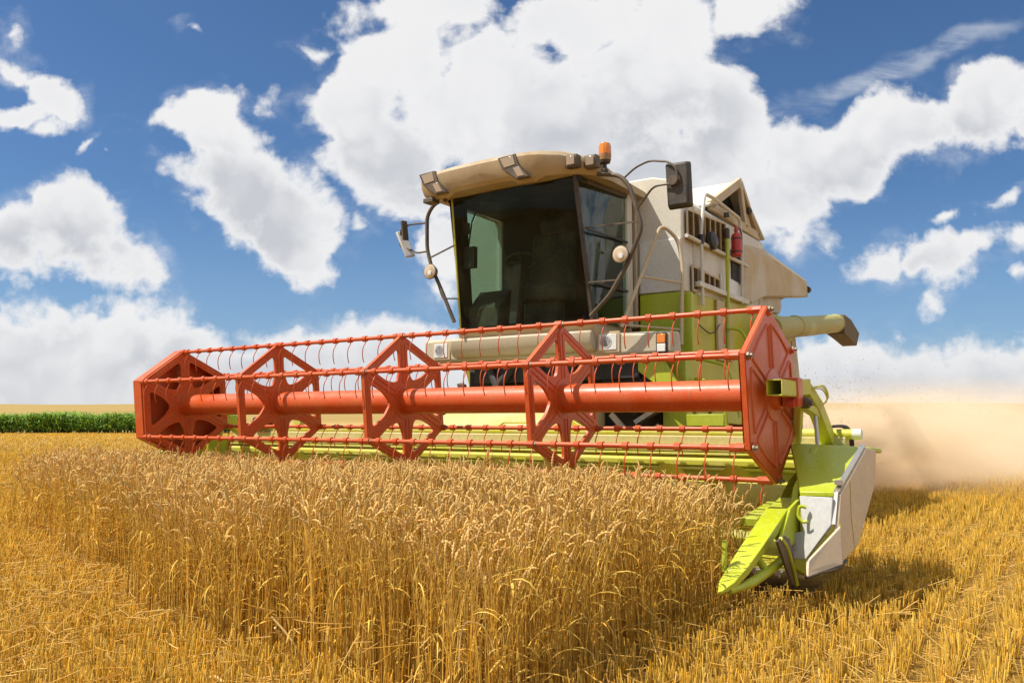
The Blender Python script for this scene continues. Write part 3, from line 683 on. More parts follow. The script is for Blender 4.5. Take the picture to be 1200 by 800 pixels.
louvre(-2.72, -3.85, 2.98, 3.27, 2.97, 3.34, 7, 13, 'louvre_panel', 'cream_dusty')
louvre(-2.84, -3.62, 2.44, 2.70, 2.53, 2.66, 5, 9, 'louvre_panel', 'cream_dusty')
MB().prism([(-3.66, 2.54), (-4.25, 2.53), (-4.25, 2.71), (-3.66, 2.74)], 'y', 1.388, 1.41).build('hatch', 'white', tank, bevel=.008)
MB().prism([(-4.05, 2.72), (-4.45, 2.70), (-4.45, 3.02), (-4.05, 3.08)], 'y', 1.387, 1.40).build('dark_mesh', 'dark', tank)
MB().lathe([(0, .10), (.05, .10), (.07, .07), (.08, .02)], (-3.28, 1.43, 3.03), (0, 1, .1), 18).build('round_horn', 'black', tank)
# flared rear hood
def hood(s_):
    y0, y1 = s_*1.38, s_*1.46
    m = MB()
    m.loft([[(-4.30, s_*1.02, 3.44), (-5.30, s_*1.02, 3.45), (-6.97, s_*1.30, 3.17), (-7.05, s_*1.30, 2.88), (-5.07, s_*1.30, 2.64), (-4.66, s_*1.30, 2.50), (-4.45, s_*1.30, 2.50)],
            [(-4.45, s_*1.36, 3.26), (-5.30, s_*1.38, 3.30), (-6.97, s_*1.45, 3.13), (-7.06, s_*1.46, 2.88), (-5.07, s_*1.42, 2.635), (-4.66, s_*1.40, 2.50), (-4.45, s_*1.40, 2.50)],
            [(-4.66, s_*1.43, 3.16), (-5.40, s_*1.45, 3.20), (-7.0, s_*1.475, 3.09), (-7.05, s_*1.475, 2.90), (-5.09, s_*1.45, 2.655), (-4.68, s_*1.43, 2.52), (-4.62, s_*1.43, 2.54)]])
    return m
hb = hood(1); hb.v += []; o_h = hb.build('rear_hood', 'cream_dusty', combine, bevel=.006, ang=10)
hood(-1).build('hood_wing', 'cream_dusty', o_h, bevel=.01)
MB().prism([(-4.9, 2.50), (-4.9, 3.40), (-5.3, 3.42), (-6.95, 3.15), (-7.0, 2.95), (-6.1, 2.70), (-6.3, 1.2), (-4.9, 1.2)], 'y', -1.30, 1.30).build('engine_box', 'cream_dusty', o_h, bevel=.01)
MB().lathe([(-.03, .05), (.05, .05), (.06, .03)], (-7.05, 1.46, 2.99), (-1, 0, 0), 12).build('tail_lamp', 'black', o_h)
MB().prism([(-5.07, 2.69), (-5.95, 2.74), (-6.0, 2.62), (-5.9, 2.52), (-5.0, 2.46)], 'y', 1.10, 1.395).build('hood_step', 'cream_dusty', o_h, bevel=.01)
MB().prism([(-6.05, .55), (-6.2, 2.45), (-6.75, 2.30), (-7.0, 1.4), (-7.0, .55)], 'y', -1.35, 1.36).build('straw_hood', 'cream_dusty', combine, bevel=.02)
m = MB()
for i in range(3): m.box((-6.5+i*.12, 1.365, 2.0), (-6.42+i*.12, 1.372, 2.2))
m.build('vent_slots', 'dark', combine)
# unloading auger folded along the side
ua = MB().tube([(-4.6, 1.66, 2.195), (-6.2, 1.66, 2.365), (-7.85, 1.66, 2.56)], .135, 28)
for x in (-5.6, -7.80): ua.lathe([(-.02, .136), (-.015, .143), (.015, .143), (.02, .136)], (x, 1.66, 2.195 + (-4.6-x)*.112), (-1, 0, .112), 28)
ua = ua.build('unloading_auger', 'tube', combine)
ua_s = MB().loft([[(-7.85, 1.53, 2.69), (-7.85, 1.79, 2.69), (-7.82, 1.79, 2.40), (-7.82, 1.53, 2.40)], [(-8.35, 1.54, 2.66), (-8.35, 1.78, 2.66), (-8.15, 1.78, 2.36), (-8.15, 1.54, 2.36)], [(-8.95, 1.55, 2.50), (-8.95, 1.77, 2.50), (-8.72, 1.77, 2.28), (-8.72, 1.55, 2.28)]])
ua_s.build('spout', 'spout', ua, bevel=.01)
MB().box((-4.75, 1.40, 1.95), (-4.45, 1.75, 2.10)).build('auger_mount', 'lime', ua, bevel=.01)

# ---- door panel beside the cab (front of tank, platform level)
m = MB().box((-2.67, .90, 2.415), (-2.625, 1.36, 2.965)); m.build('front_panel', 'white', combine, bevel=.012)
m = MB().box((-2.67, .90, 1.70), (-2.62, 1.372, 2.405)); m.build('lime_panel', 'lime', combine, bevel=.01)
MB().box((-2.60, 1.375, 1.70), (-2.55, 1.50, 2.38)).build('lime_edge_panel', 'lime', combine, bevel=.008)

# ---- cab
m = MB()
m.prism([(-1.78, 1.97), (-1.72, 2.06), (-2.6, 2.06), (-2.6, 1.75), (-1.95, 1.75)], 'y', -.82, .82)
m.prism([(-2.60, 2.06), (-2.64, 2.06), (-2.64, 3.46), (-2.60, 3.46)], 'y', -.84, .88)
cab = m.build('cab', 'cream_dusty', combine, bevel=.012)
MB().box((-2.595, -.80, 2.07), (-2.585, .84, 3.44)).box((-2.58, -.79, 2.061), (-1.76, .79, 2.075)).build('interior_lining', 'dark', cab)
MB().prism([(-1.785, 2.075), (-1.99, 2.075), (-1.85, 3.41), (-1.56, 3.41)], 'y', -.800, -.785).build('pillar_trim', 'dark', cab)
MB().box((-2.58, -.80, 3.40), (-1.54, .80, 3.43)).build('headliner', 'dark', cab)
# windscreen, slightly bowed
def bow(yy, hw): return -.025*(abs(yy)/hw)**2.2
gl = MB(); nn = 12; vs = []; fs = []
for j, (xc, hw, z) in enumerate(((-1.75, .79, 2.07), (-1.68, .775, 2.5), (-1.60, .755, 2.95), (-1.515, .735, 3.43))):
    for i in range(nn+1):
        yy = -hw + 2*hw*i/nn; vs.append((xc + bow(yy, hw), yy, z))
for j in range(3):
    for i in range(nn): k = j*(nn+1)+i; fs.append((k, k+1, k+nn+2, k+nn+1))
gl.add(vs, fs); gl.build('windscreen', 'glass', cab)
# corner posts
for s_ in (-1, 1):
    wpost = .042 if s_ > 0 else .022
    m = MB().bar((-1.775, s_*.802, 2.05), (-1.54, s_*.748, 3.45), wpost, wpost*.8, up=(1, 0, 0)); m.build('corner_post', 'black' if s_ > 0 else 'olive', cab, bevel=.006)
    xr = -2.46 if s_ > 0 else -2.62
    m = MB().bar((xr, s_*.845, 2.05), (xr, s_*.845, 3.46), .11, .07, up=(0, 1, 0)); m.build('rear_post', 'cream', cab, bevel=.012)
    MB().sheet([(-1.80, s_*.812, 2.08), (xr+.06, s_*.853, 2.08), (xr+.06, s_*.853, 3.40), (-1.575, s_*.760, 3.41)], .006).build('side_window', 'sideglass' , cab)
for a_, b_ in (((-1.78, .822, 2.07), (-2.43, .862, 2.07)), ((-1.57, .772, 3.42), (-2.43, .862, 3.42)), ((-1.78, -.822, 2.07), (-2.6, -.862, 2.07))):
    MB().bar(a_, b_, .03, .045).build('door_frame', 'brown', cab, bevel=.005)
MB().bar((-1.62, .835, 2.93), (-2.42, .868, 2.93), .018, .018).bar((-1.72, .845, 2.42), (-2.42, .868, 2.42), .018, .018).build('door_bar', 'black', cab)
# roof with lamp pods
secs = []
for (y, xf, zt, zb) in ((-.985, -1.40, 3.60, 3.47), (-.965, -1.29, 3.65, 3.43), (-.90, -1.255, 3.675, 3.398), (-.62, -1.24, 3.69, 3.392), (-.55, -1.24, 3.695, 3.435), (-.2, -1.235, 3.70, 3.443), (.15, -1.24, 3.702, 3.445), (.23, -1.24, 3.70, 3.40), (.43, -1.25, 3.69, 3.395), (.51, -1.275, 3.685, 3.44), (.70, -1.35, 3.665, 3.448), (.85, -1.45, 3.62, 3.445), (.94, -1.56, 3.57, 3.43), (.965, -1.68, 3.52, 3.43)):
    h = zt-zb
    secs.append([(xf-.02, y, zt-.022), (xf, y, zt-.06), (xf-.01, y, zb+h*.42), (xf-.05, y, zb+.03), (xf-.10, y, zb), (xf-.22, y, max(zb, 3.435)+.003), (-2.65, y, 3.433), (-2.72, y, 3.46), (-2.68, y, zt-.14 if zt > 3.6 else 3.50), (-2.2, y, zt-.04 if zt > 3.6 else 3.515), (xf-.25, y, zt+.005), (xf-.09, y, zt)])
roof = MB().loft(secs).build('roof', 'roofp', cab, bevel=.0, ang=28)
def pod(y0, slant):
    fx = -1.238
    fr = MB().add([], [])
    z_ = [(y0, 3.655), (y0+.205, 3.668), (y0+.245, 3.56), (y0+.365, 3.415), (y0+.22, 3.412), (y0+.06, 3.53)]
    fr.prism(z_, 'x', fx-.05, fx+.012)
    f = fr.build('lamp_frame', 'brown', roof, bevel=.008)
    MB().prism([(y0+.035, 3.64), (y0+.185, 3.648), (y0+.215, 3.555), (y0+.085, 3.54)], 'x', fx, fx+.018).build('lamp', 'lens_warm', f, bevel=.004)
    MB().prism([(y0+.185, 3.525), (y0+.255, 3.53), (y0+.32, 3.43), (y0+.24, 3.43)], 'x', fx, fx+.018).build('lamp', 'lens_warm', f, bevel=.004)
pod(-.945, 1); pod(.055, 1)
for y, x in ((.80, -1.47), (.945, -1.58)):
    x += .10; f = MB().box((x-.09, y-.065, 3.475), (x, y+.065, 3.60)).build('work_light', 'brown', roof, bevel=.012)
    MB().box((x, y-.045, 3.495), (x+.012, y+.045, 3.582)).build('lens', 'lens_warm', f, bevel=.006)
bc = MB().lathe([(0, .03), (.02, .03), (.03, .018), (.08, .018), (.085, .05), (.11, .055)], (-1.70, .99, 3.48), (0, 0, 1), 16).build('beacon', 'black', roof)
MB().lathe([(.11, .058), (.15, .062), (.17, .062)], (-1.70, .99, 3.48), (0, 0, 1), 20).build('beacon_base', 'amber_dark', bc)
MB().lathe([(.17, .062), (.25, .060), (.275, .050), (.288, .025), (.29, .003)], (-1.70, .99, 3.48), (0, 0, 1), 20).build('beacon_dome', 'amber', bc)
MB().tube(sm([(-1.75, .55, 3.66), (-1.8, .6, 3.715), (-1.95, .75, 3.69)], 4), .006, 6).tube([(-1.75, .55, 3.64), (-1.75, .55, 3.73)], .008, 6).build('aerial', 'black', roof)
MB().box((-1.40, -.93, 3.36), (-1.28, -.80, 3.41)).build('lamp_bracket', 'brown', roof, bevel=.008)
# interior
st_ = MB().box((-2.40, -.28, 2.35), (-1.98, .28, 2.52)).obox((-2.38, 0, 2.80), (.14, .52, .66), Matrix.Rotation(R(-8), 3, 'Y')).box((-2.44, -.15, 3.10), (-2.32, .15, 3.28)).box((-2.3, -.2, 2.07), (-2.1, .2, 2.36))
st_.build('seat', 'seatcloth', cab, bevel=.04)
MB().prism([(-2.35, 2.08), (-1.85, 2.08), (-1.85, 2.30), (-2.05, 2.50), (-2.35, 2.55)], 'y', -.76, -.36).build('console', 'seatcloth', cab, bevel=.02)
m = MB().bar((-1.80, -.12, 2.08), (-1.88, -.12, 2.72), .10, .09, up=(1, 0, 0))
m.build('steering_column', 'black', cab, bevel=.01)
ring = [(-1.93+.05*math.cos(a), -.12+.19*math.sin(a), 2.76+.18*math.cos(a)*.45) for a in np.linspace(0, 2*math.pi, 33)]
MB().tube(ring, .016, 8, caps=False).tube([ring[8], ring[24]], .012, 6).tube([ring[0], (-1.92, -.12, 2.74)], .012, 6).build('steering_wheel', 'black', cab)
MB().box((-1.80, -.74, 2.72), (-1.74, -.60, 2.95)).tube([(-1.77, -.70, 2.95), (-1.72, -.62, 3.2), (-1.75, -.55, 3.40)], .010, 6).box((-1.80, -.77, 3.10), (-1.76, -.70, 3.22)).build('monitor', 'black', cab, bevel=.006)
# guard tubes beside the windscreen, with lamps
g1 = MB().tube(rnd([(-1.60, .62, 3.50), (-1.65, .93, 3.455), (-1.65, 1.17, 3.405), (-1.65, 1.27, 3.29), (-1.65, 1.395, 2.875), (-1.65, 1.24, 2.55), (-1.65, 1.05, 2.27), (-1.66, .84, 2.09)], .07), .021, 10)
g1.bar((-1.60, .80, 2.94), (-1.65, 1.37, 2.935), .014, .014).bar((-1.68, .81, 2.42), (-1.65, 1.15, 2.41), .014, .014)
g1 = g1.build('guard_tube', 'brown', cab)
g2 = MB().tube(rnd([(-1.50, -.80, 3.42), (-1.65, -.96, 3.49), (-1.65, -1.10, 3.44), (-1.65, -1.18, 3.33), (-1.65, -1.175, 2.97), (-1.65, -1.11, 2.76), (-1.65, -.97, 2.50), (-1.66, -.80, 2.14)], .06), .021, 10)
g2.bar((-1.62, -.76, 2.96), (-1.65, -1.15, 2.86), .014, .014).bar((-1.70, -.79, 2.395), (-1.65, -.93, 2.40), .014, .014)
g2.tube(sm([(-1.65, -1.05, 2.64), (-1.65, -.96, 2.42), (-1.66, -.88, 2.33), (-1.67, -.85, 2.2)], 4), .006, 6)
g2 = g2.build('guard_tube', 'brown', cab)
def round_lamp(p, par):
    l = MB().lathe([(-.07, .03), (-.05, .06), (0, .082), (.015, .084)], p, (1, 0, .0), 20).build('round_lamp', 'brown', par)
    MB().lathe([(.0, .080), (.018, .078), (.030, .05), (.034, .01)], p, (1, 0, .0), 20).build('lens', 'lens_round', l)
    MB().lathe([(.030, .028), (.040, .024), (.042, .005)], (p[0], p[1]+.012, p[2]-.02), (1, 0, .0), 14).build('bulb', 'white', l)
round_lamp((-1.60, 1.20, 2.635), g1); round_lamp((-1.60, -1.08, 2.70), g2)
# mirrors
m = MB().loft([[(-1.66, 1.64, 3.43), (-1.66, 1.885, 3.42), (-1.66, 1.90, 2.99), (-1.66, 1.66, 2.99)], [(-1.58, 1.66, 3.41), (-1.58, 1.87, 3.40), (-1.58, 1.88, 3.01), (-1.58, 1.68, 3.01)]])
mr = m.build('mirror', 'black', cab, bevel=.02)
MB().tube(rnd([(-1.65, 1.20, 3.36), (-1.65, 1.33, 3.45), (-1.6, 1.50, 3.475), (-1.56, 1.70, 3.42), (-1.55, 1.78, 3.35), (-1.55, 1.79, 3.22), (-1.55, 1.72, 3.20)], .06), .010, 8).tube(rnd([(-1.65, 1.34, 3.05), (-1.6, 1.44, 3.12), (-1.57, 1.55, 3.22), (-1.55, 1.74, 3.21)], .06), .010, 8).lathe([(-.02, .05), (.03, .045)], (-1.57, 1.745, 3.24), (1, 0, 0), 14).build('mirror_arm', 'brown', mr)
m = MB().obox((-1.66, -1.50, 3.06), (.035, .11, .34), Matrix.Rotation(R(28), 3, 'X') @ Matrix.Rotation(R(62), 3, 'Z'))
ml = m.build('mirror', 'shield', cab, bevel=.01)
MB().obox((-1.60, -1.46, 3.20), (.03, .07, .22), Matrix.Rotation(R(8), 3, 'X') @ Matrix.Rotation(R(70), 3, 'Z')).tube(rnd([(-1.65, -1.17, 3.26), (-1.64, -1.42, 3.27), (-1.64, -1.55, 3.24), (-1.64, -1.56, 3.05), (-1.64, -1.52, 3.02)], .04), .011, 8).tube(rnd([(-1.65, -1.17, 2.94), (-1.65, -1.32, 2.94), (-1.65, -1.48, 3.02)], .04), .011, 8).build('mirror_arm', 'brown', ml, bevel=.004)

# ---- bumper and lights
m = MB().loft([[(-2.05, -1.42, 1.99), (-2.05, 1.58, 1.93), (-2.05, 1.60, 1.71), (-2.05, -1.42, 1.74)], [(-1.90, -1.40, 1.995), (-1.90, 1.575, 1.93), (-1.90, 1.59, 1.71), (-1.90, -1.40, 1.735)], [(-1.86, -1.36, 1.975), (-1.86, 1.55, 1.91), (-1.86, 1.565, 1.73), (-1.86, -1.36, 1.755)]])
bump = m.build('bumper', 'bumper', combine, bevel=.02)
MB().prism([(-1.86, 1.765), (-1.80, 1.775), (-1.745, 1.85), (-1.735, 1.965), (-1.86, 1.985)], 'y', -.93, .80).build('bumper_centre', 'bumper', bump, bevel=.02)
for y0, y1, zz in ((-1.255, -1.005, 1.865), (.795, 1.05, 1.855)):
    f = MB().box((-1.862, y0, zz-.105), (-1.848, y1, zz+.10)).build('headlight', 'cream_dusty', bump, bevel=.006)
    MB().box((-1.852, y0+.03, zz-.08), (-1.840, y1-.03, zz+.075)).build('lens', 'lens', f, bevel=.005)
    MB().lathe([(0, .062), (.004, .062), (.004, .050), (.001, .045)], (-1.840, y0+.11, zz), (1, 0, 0), 20).build('bulb_ring', 'shield', f)
f = MB().box((-1.862, 1.42, 1.72), (-1.850, 1.535, 1.915)).build('indicator', 'black', bump, bevel=.006)
MB().box((-1.852, 1.435, 1.815), (-1.838, 1.52, 1.90)).build('amber_lens', 'amber', f, bevel=.006)
MB().box((-1.852, 1.435, 1.735), (-1.838, 1.52, 1.81)).build('clear_lens', 'lens', f, bevel=.006)
# ---- platform rails, ladder
def rail(path, r, mat, r2=.08): return MB().tube(rnd(path, r2), r, 10)
h1 = rail([(-1.95, 1.02, 2.0), (-2.42, 1.245, 3.08), (-2.55, 1.37, 2.93), (-2.53, 1.42, 2.65), (-2.46, 1.42, 1.85)], .019, 'cream', .10)
h1.tube([(-2.20, 1.13, 2.52), (-2.52, 1.42, 2.47)], .013, 8).tube([(-1.97, .98, 2.03), (-2.50, 1.42, 2.0)], .011, 8)
h1.build('handrail', 'cream_dusty', combine)
h2 = rail([(-3.00, 1.44, 2.30), (-3.0, 1.44, 3.10), (-3.12, 1.44, 3.52), (-3.40, 1.44, 3.53), (-4.25, 1.44, 3.47), (-4.28, 1.44, 3.05), (-4.25, 1.44, 2.46)], .020, 'cream', .07)
h2.tube([(-2.62, 1.43, 2.975), (-4.5, 1.43, 2.945)], .022, 8)
h2 = h2.build('handrail', 'cream', combine)
MB().lathe([(-.05, .028), (.05, .028)], (-3.0, 1.44, 3.0), (0, 0, 1), 12).build('clamp', 'black', h2)
MB().tube([(-3.68, 1.46, 1.70), (-3.735, 1.46, 3.16)], .021, 10).tube(rnd([(-3.66, 1.46, 2.12), (-3.72, 1.60, 2.10), (-3.75, 1.66, 1.95), (-3.75, 1.66, 1.70)], .06), .017, 8).build('lime_pole', 'lime', combine)
MB().lathe([(0, .03), (.10, .03), (.12, .02)], (-3.735, 1.46, 3.14), (0, 0, 1), 12).build('pole_cap', 'black', combine)
MB().lathe([(0, .035), (.05, .03)], (-3.79, 1.44, 3.40), (0, 0, 1), 10).build('rail_cap', 'black', combine)
MB().tube(sm([(-2.9, 1.42, 2.1), (-3.2, 1.45, 2.02), (-3.5, 1.44, 2.15)], 5), .007, 6).build('cable', 'black', combine)
# ---- wheels
def wheel(x, y, r, w, lugs=True):
    c0 = (x, y, r)
    t = MB().lathe([(-w*.5, r*.58), (-w*.5, r*.80), (-w*.44, r*.93), (-w*.3, r*.965), (w*.3, r*.965), (w*.44, r*.93), (w*.5, r*.80), (w*.5, r*.58)], c0, (0, 1, 0), 48)
    tr_ = MB(); n_ = 20
    for i in range(n_):
        for s_ in (-1, 1):
            a0 = 2*math.pi*(i + (.25 if s_ > 0 else -.25))/n_; a1 = a0 + .30
            p = lambda a, q, yy: (x+math.cos(a)*q, y+yy, r+math.sin(a)*q)
            tr_.bar(p(a0, r*.975, s_*w*.03), p(a1, r*.945, s_*w*.47), .05, .05, up=(math.cos(a0), 0, math.sin(a0)))
    wh = MB().lathe([(-w*.2, .02), (-w*.2, r*.58), (w*.35, r*.58), (w*.38, r*.55), (w*.15, r*.45), (w*.12, r*.2), (w*.2, r*.18), (w*.2, .02)], c0, (0, 1 if y > 0 else -1, 0), 36).build('wheel', 'lime', combine)
    t.build('tyre', 'rubber', wh); tr_.build('tread', 'rubber', wh)
wheel(-2.62, 1.15, .78, .56); wheel(-2.62, -1.15, .78, .56); wheel(-6.0, 1.05, .52, .38); wheel(-6.0, -1.05, .52, .38)

# ------------------------------------------------------------------ fire extinguisher on the rail
exl = m2w(-3.93, 1.50, 2.96)
ext = empty('fire_extinguisher', exl, ROT); ext.scale = (.8, .8, .82); tag(ext, 'small red fire extinguisher strapped upright to the side rail beside the louvres', 'fire extinguisher')
MB().lathe([(0, .05), (.01, .07), (.03, .075), (.27, .075), (.31, .065), (.335, .03), (.36, .025)], (0, 0, 0), (0, 0, 1), 24).build('bottle', 'ext', ext)
MB().lathe([(.055, .077), (.075, .077)], (0, 0, 0), (0, 0, 1), 24).lathe([(.24, .077), (.26, .077)], (0, 0, 0), (0, 0, 1), 24).build('strap', 'black', ext)
MB().lathe([(.36, .03), (.40, .028), (.41, .01)], (0, 0, 0), (0, 0, 1), 14).bar((-.02, 0, .40), (.07, 0, .44), .02, .012).bar((-.02, 0, .385), (.06, 0, .39), .02, .010).build('valve', 'ext', ext)
MB().tube(sm([(-.02, .0, .38), (-.09, .03, .40), (-.11, .04, .30), (-.08, .05, .18), (-.075, .05, .05)], 6), .010, 8).build('hose', 'black', ext)

# ------------------------------------------------------------------ standing wheat
WP = np.array([(-.18, 2.90), (-.18, -3.30), (-1.3, -3.62), (-2.4, -6.4), (.3, -5.4), (1.15, -4.3), (2.1, -.6), (2.72, 1.4), (2.95, 2.3), (2.75, 2.88), (1.3, 2.93)])
def inside(px, py, poly=WP):
    c = np.zeros(len(px), bool); n = len(poly); j = n-1
    for i in range(n):
        xi, yi = poly[i]; xj, yj = poly[j]
        k = ((yi > py) != (yj > py)) & (px < (xj-xi)*(py-yi)/(yj-yi+1e-12)+xi); c ^= k; j = i
    return c
def edge_dist(px, py, poly=WP):
    d = np.full(len(px), 1e9); n = len(poly)
    for i in range(n):
        a = poly[i]; b_ = poly[(i+1) % n]; ab = b_-a; t_ = np.clip(((px-a[0])*ab[0]+(py-a[1])*ab[1])/(ab@ab), 0, 1)
        d = np.minimum(d, np.hypot(px-a[0]-t_*ab[0], py-a[1]-t_*ab[1]))
    return d
def vnoise(x, y, s, seed):
    r = np.random.default_rng(seed); G = r.random((64, 64)); u = x*s % 64; v = y*s % 64
    i = u.astype(int); j = v.astype(int); fu = u-i; fv = v-j; fu = fu*fu*(3-2*fu); fv = fv*fv*(3-2*fv)
    g = lambda a, b_: G[a % 64, b_ % 64]
    return (g(i, j)*(1-fu)+g(i+1, j)*fu)*(1-fv) + (g(i, j+1)*(1-fu)+g(i+1, j+1)*fu)*fv
def mw(x, y):
    return ORIG.x + FW.x*x + LX.x*y, ORIG.y + FW.y*x + LX.y*y
n0 = 33000
x = rng.uniform(-2.5, 3.0, n0*2); y = rng.uniform(-6.5, 3.2, n0*2)
# ragged edge
jx = (vnoise(x, y, 1.7, 3)-.5)*.5; ok = inside(x+jx, y); x = x[ok]; y = y[ok]
ed = edge_dist(x, y); nearcam = np.hypot(x-5.358, y-4.669)
keep = rng.random(len(x)) < np.clip(5.2/nearcam, .25, 1); x, y, ed = x[keep], y[keep], ed[keep]
clump = vnoise(x, y, 3.5, 8); keep = rng.random(len(x)) < .45+.8*clump; x, y, ed = x[keep], y[keep], ed[keep]
n = len(x); WX, WY = mw(x, y)
front = np.clip(ed/.35, 0, 1)
Ht = (rng.normal(.705, .042, n) - .075*np.clip((1.3-x)/1.2, 0, 1)) * (1 - .32*(1-front)*rng.random(n)**1.2); Ht = np.clip(Ht + (vnoise(x, y, 1.2, 4)-.5)*.10, .25, .86)
# only trim what would stand above the tips under the reel
az = rng.uniform(0, 2*np.pi, n); lean = np.abs(rng.normal(0, .085, n)) + (1-front)*np.abs(rng.normal(0, .10, n))
ld = np.stack([np.cos(az), np.sin(az), 0*az], 1); ref = np.stack([-np.sin(az), np.cos(az), 0*az], 1)
k = 6; s_ = np.linspace(0, 1, k)
stem = np.zeros((n, k, 3)); stem[:, :, 0] = WX[:, None]; stem[:, :, 1] = WY[:, None]; stem[:, :, 2] = Ht[:, None]*s_
stem += ld[:, None, :]*(lean[:, None]*Ht[:, None]*s_**2)[:, :, None]
srad = rng.uniform(.0017, .0026, n)[:, None]*np.linspace(1.15, .7, k)[None]
hue = rng.random(n); val = rng.uniform(.66, 1.15, n)
sc0 = np.array([.84, .51, .060]); sc1 = np.array([.88, .63, .15])
sc = (sc0*(1-hue[:, None]) + sc1*hue[:, None])*val[:, None]
grad = np.linspace(.80, 1.05, k)
stem_c = sc[:, None, :]*np.ones((1, k, 1)); stem_c[:, -2:, :] = stem_c[:, -2:, :]*.5 + np.array([.80, .57, .17])*.5*val[:, None, None]
parts = [tubes(stem, srad, 3, ref, stem_c)]
# ears: nodding, beaded with spikelets
ke = 13; L = rng.uniform(.068, .100, n); nod = np.clip(rng.normal(.72, .65, n), .05, 2.7)
t_ = np.linspace(0, 1, ke); ang_ = (lean[:, None]*1.6 + nod[:, None]*np.clip(t_*1.4, 0, 1)[None])
step = L[:, None]/(ke-1)
dxy = np.cumsum(np.sin(ang_)*step, 1); dz = np.cumsum(np.cos(ang_)*step, 1)
ear = stem[:, -1:, :] + ld[:, None, :]*dxy[:, :, None]; ear[:, :, 2] += dz
er = rng.uniform(.0049, .0066, n)[:, None]*(np.sin(np.clip(t_*1.06+.10, 0, 1)*np.pi)**.5*np.where(np.arange(ke) % 2, 1.25, .62))[None]
er[:, 0] = .0015; er[:, -1] = .0012
ec = np.array([.82, .60, .25])*(1-hue[:, None]*.5) + np.array([.78, .48, .10])*hue[:, None]*.5
ec = ec*rng.uniform(.78, 1.15, n)[:, None]
ec3 = ec[:, None, :]*np.where(np.arange(ke) % 2, 1.12, .80)[None, :, None]
parts.append(tubes(ear, er, 5, ref, ec3, flat=.8))
# dry leaves
nl = int(n*1.1); idx = rng.integers(0, n, nl); h0 = rng.uniform(.15, .85, nl); la = rng.uniform(0, 2*np.pi, nl); kl = 6
tl = np.linspace(0, 1, kl); LL = rng.uniform(.08, .22, nl); droop = rng.uniform(.6, 2.6, nl)
base = np.stack([WX[idx], WY[idx], Ht[idx]*h0], 1) + ld[idx]*(lean[idx]*Ht[idx]*h0**2)[:, None]
aa = rng.uniform(.2, .9, nl)[:, None] + droop[:, None]*tl[None]; stp = LL[:, None]/(kl-1)
lx = np.cumsum(np.sin(aa)*stp, 1) - np.sin(aa[:, :1])*stp; lz = np.cumsum(np.cos(aa)*stp, 1) - np.cos(aa[:, :1])*stp
ldir = np.stack([np.cos(la), np.sin(la), 0*la], 1); leaf = base[:, None, :] + ldir[:, None, :]*lx[:, :, None]; leaf[:, :, 2] += lz
leaf[:, :, 2] = np.maximum(leaf[:, :, 2], .01)
W = rng.uniform(.0022, .0045, nl)[:, None]*np.array([.5, 1, 1, .9, .6, .1])[None]
parts.append(ribbons(leaf, W, np.stack([-np.sin(la), np.cos(la), .3+0*la], 1), sc[idx]*rng.uniform(.75, 1.15, nl)[:, None]))
V, F, C = merge(parts)
wheat = np_mesh('standing_wheat', V, F, C, M['straw'])
tag(wheat, 'strip of ripe golden wheat with nodding ears standing before the reel', 'wheat', kind='stuff')

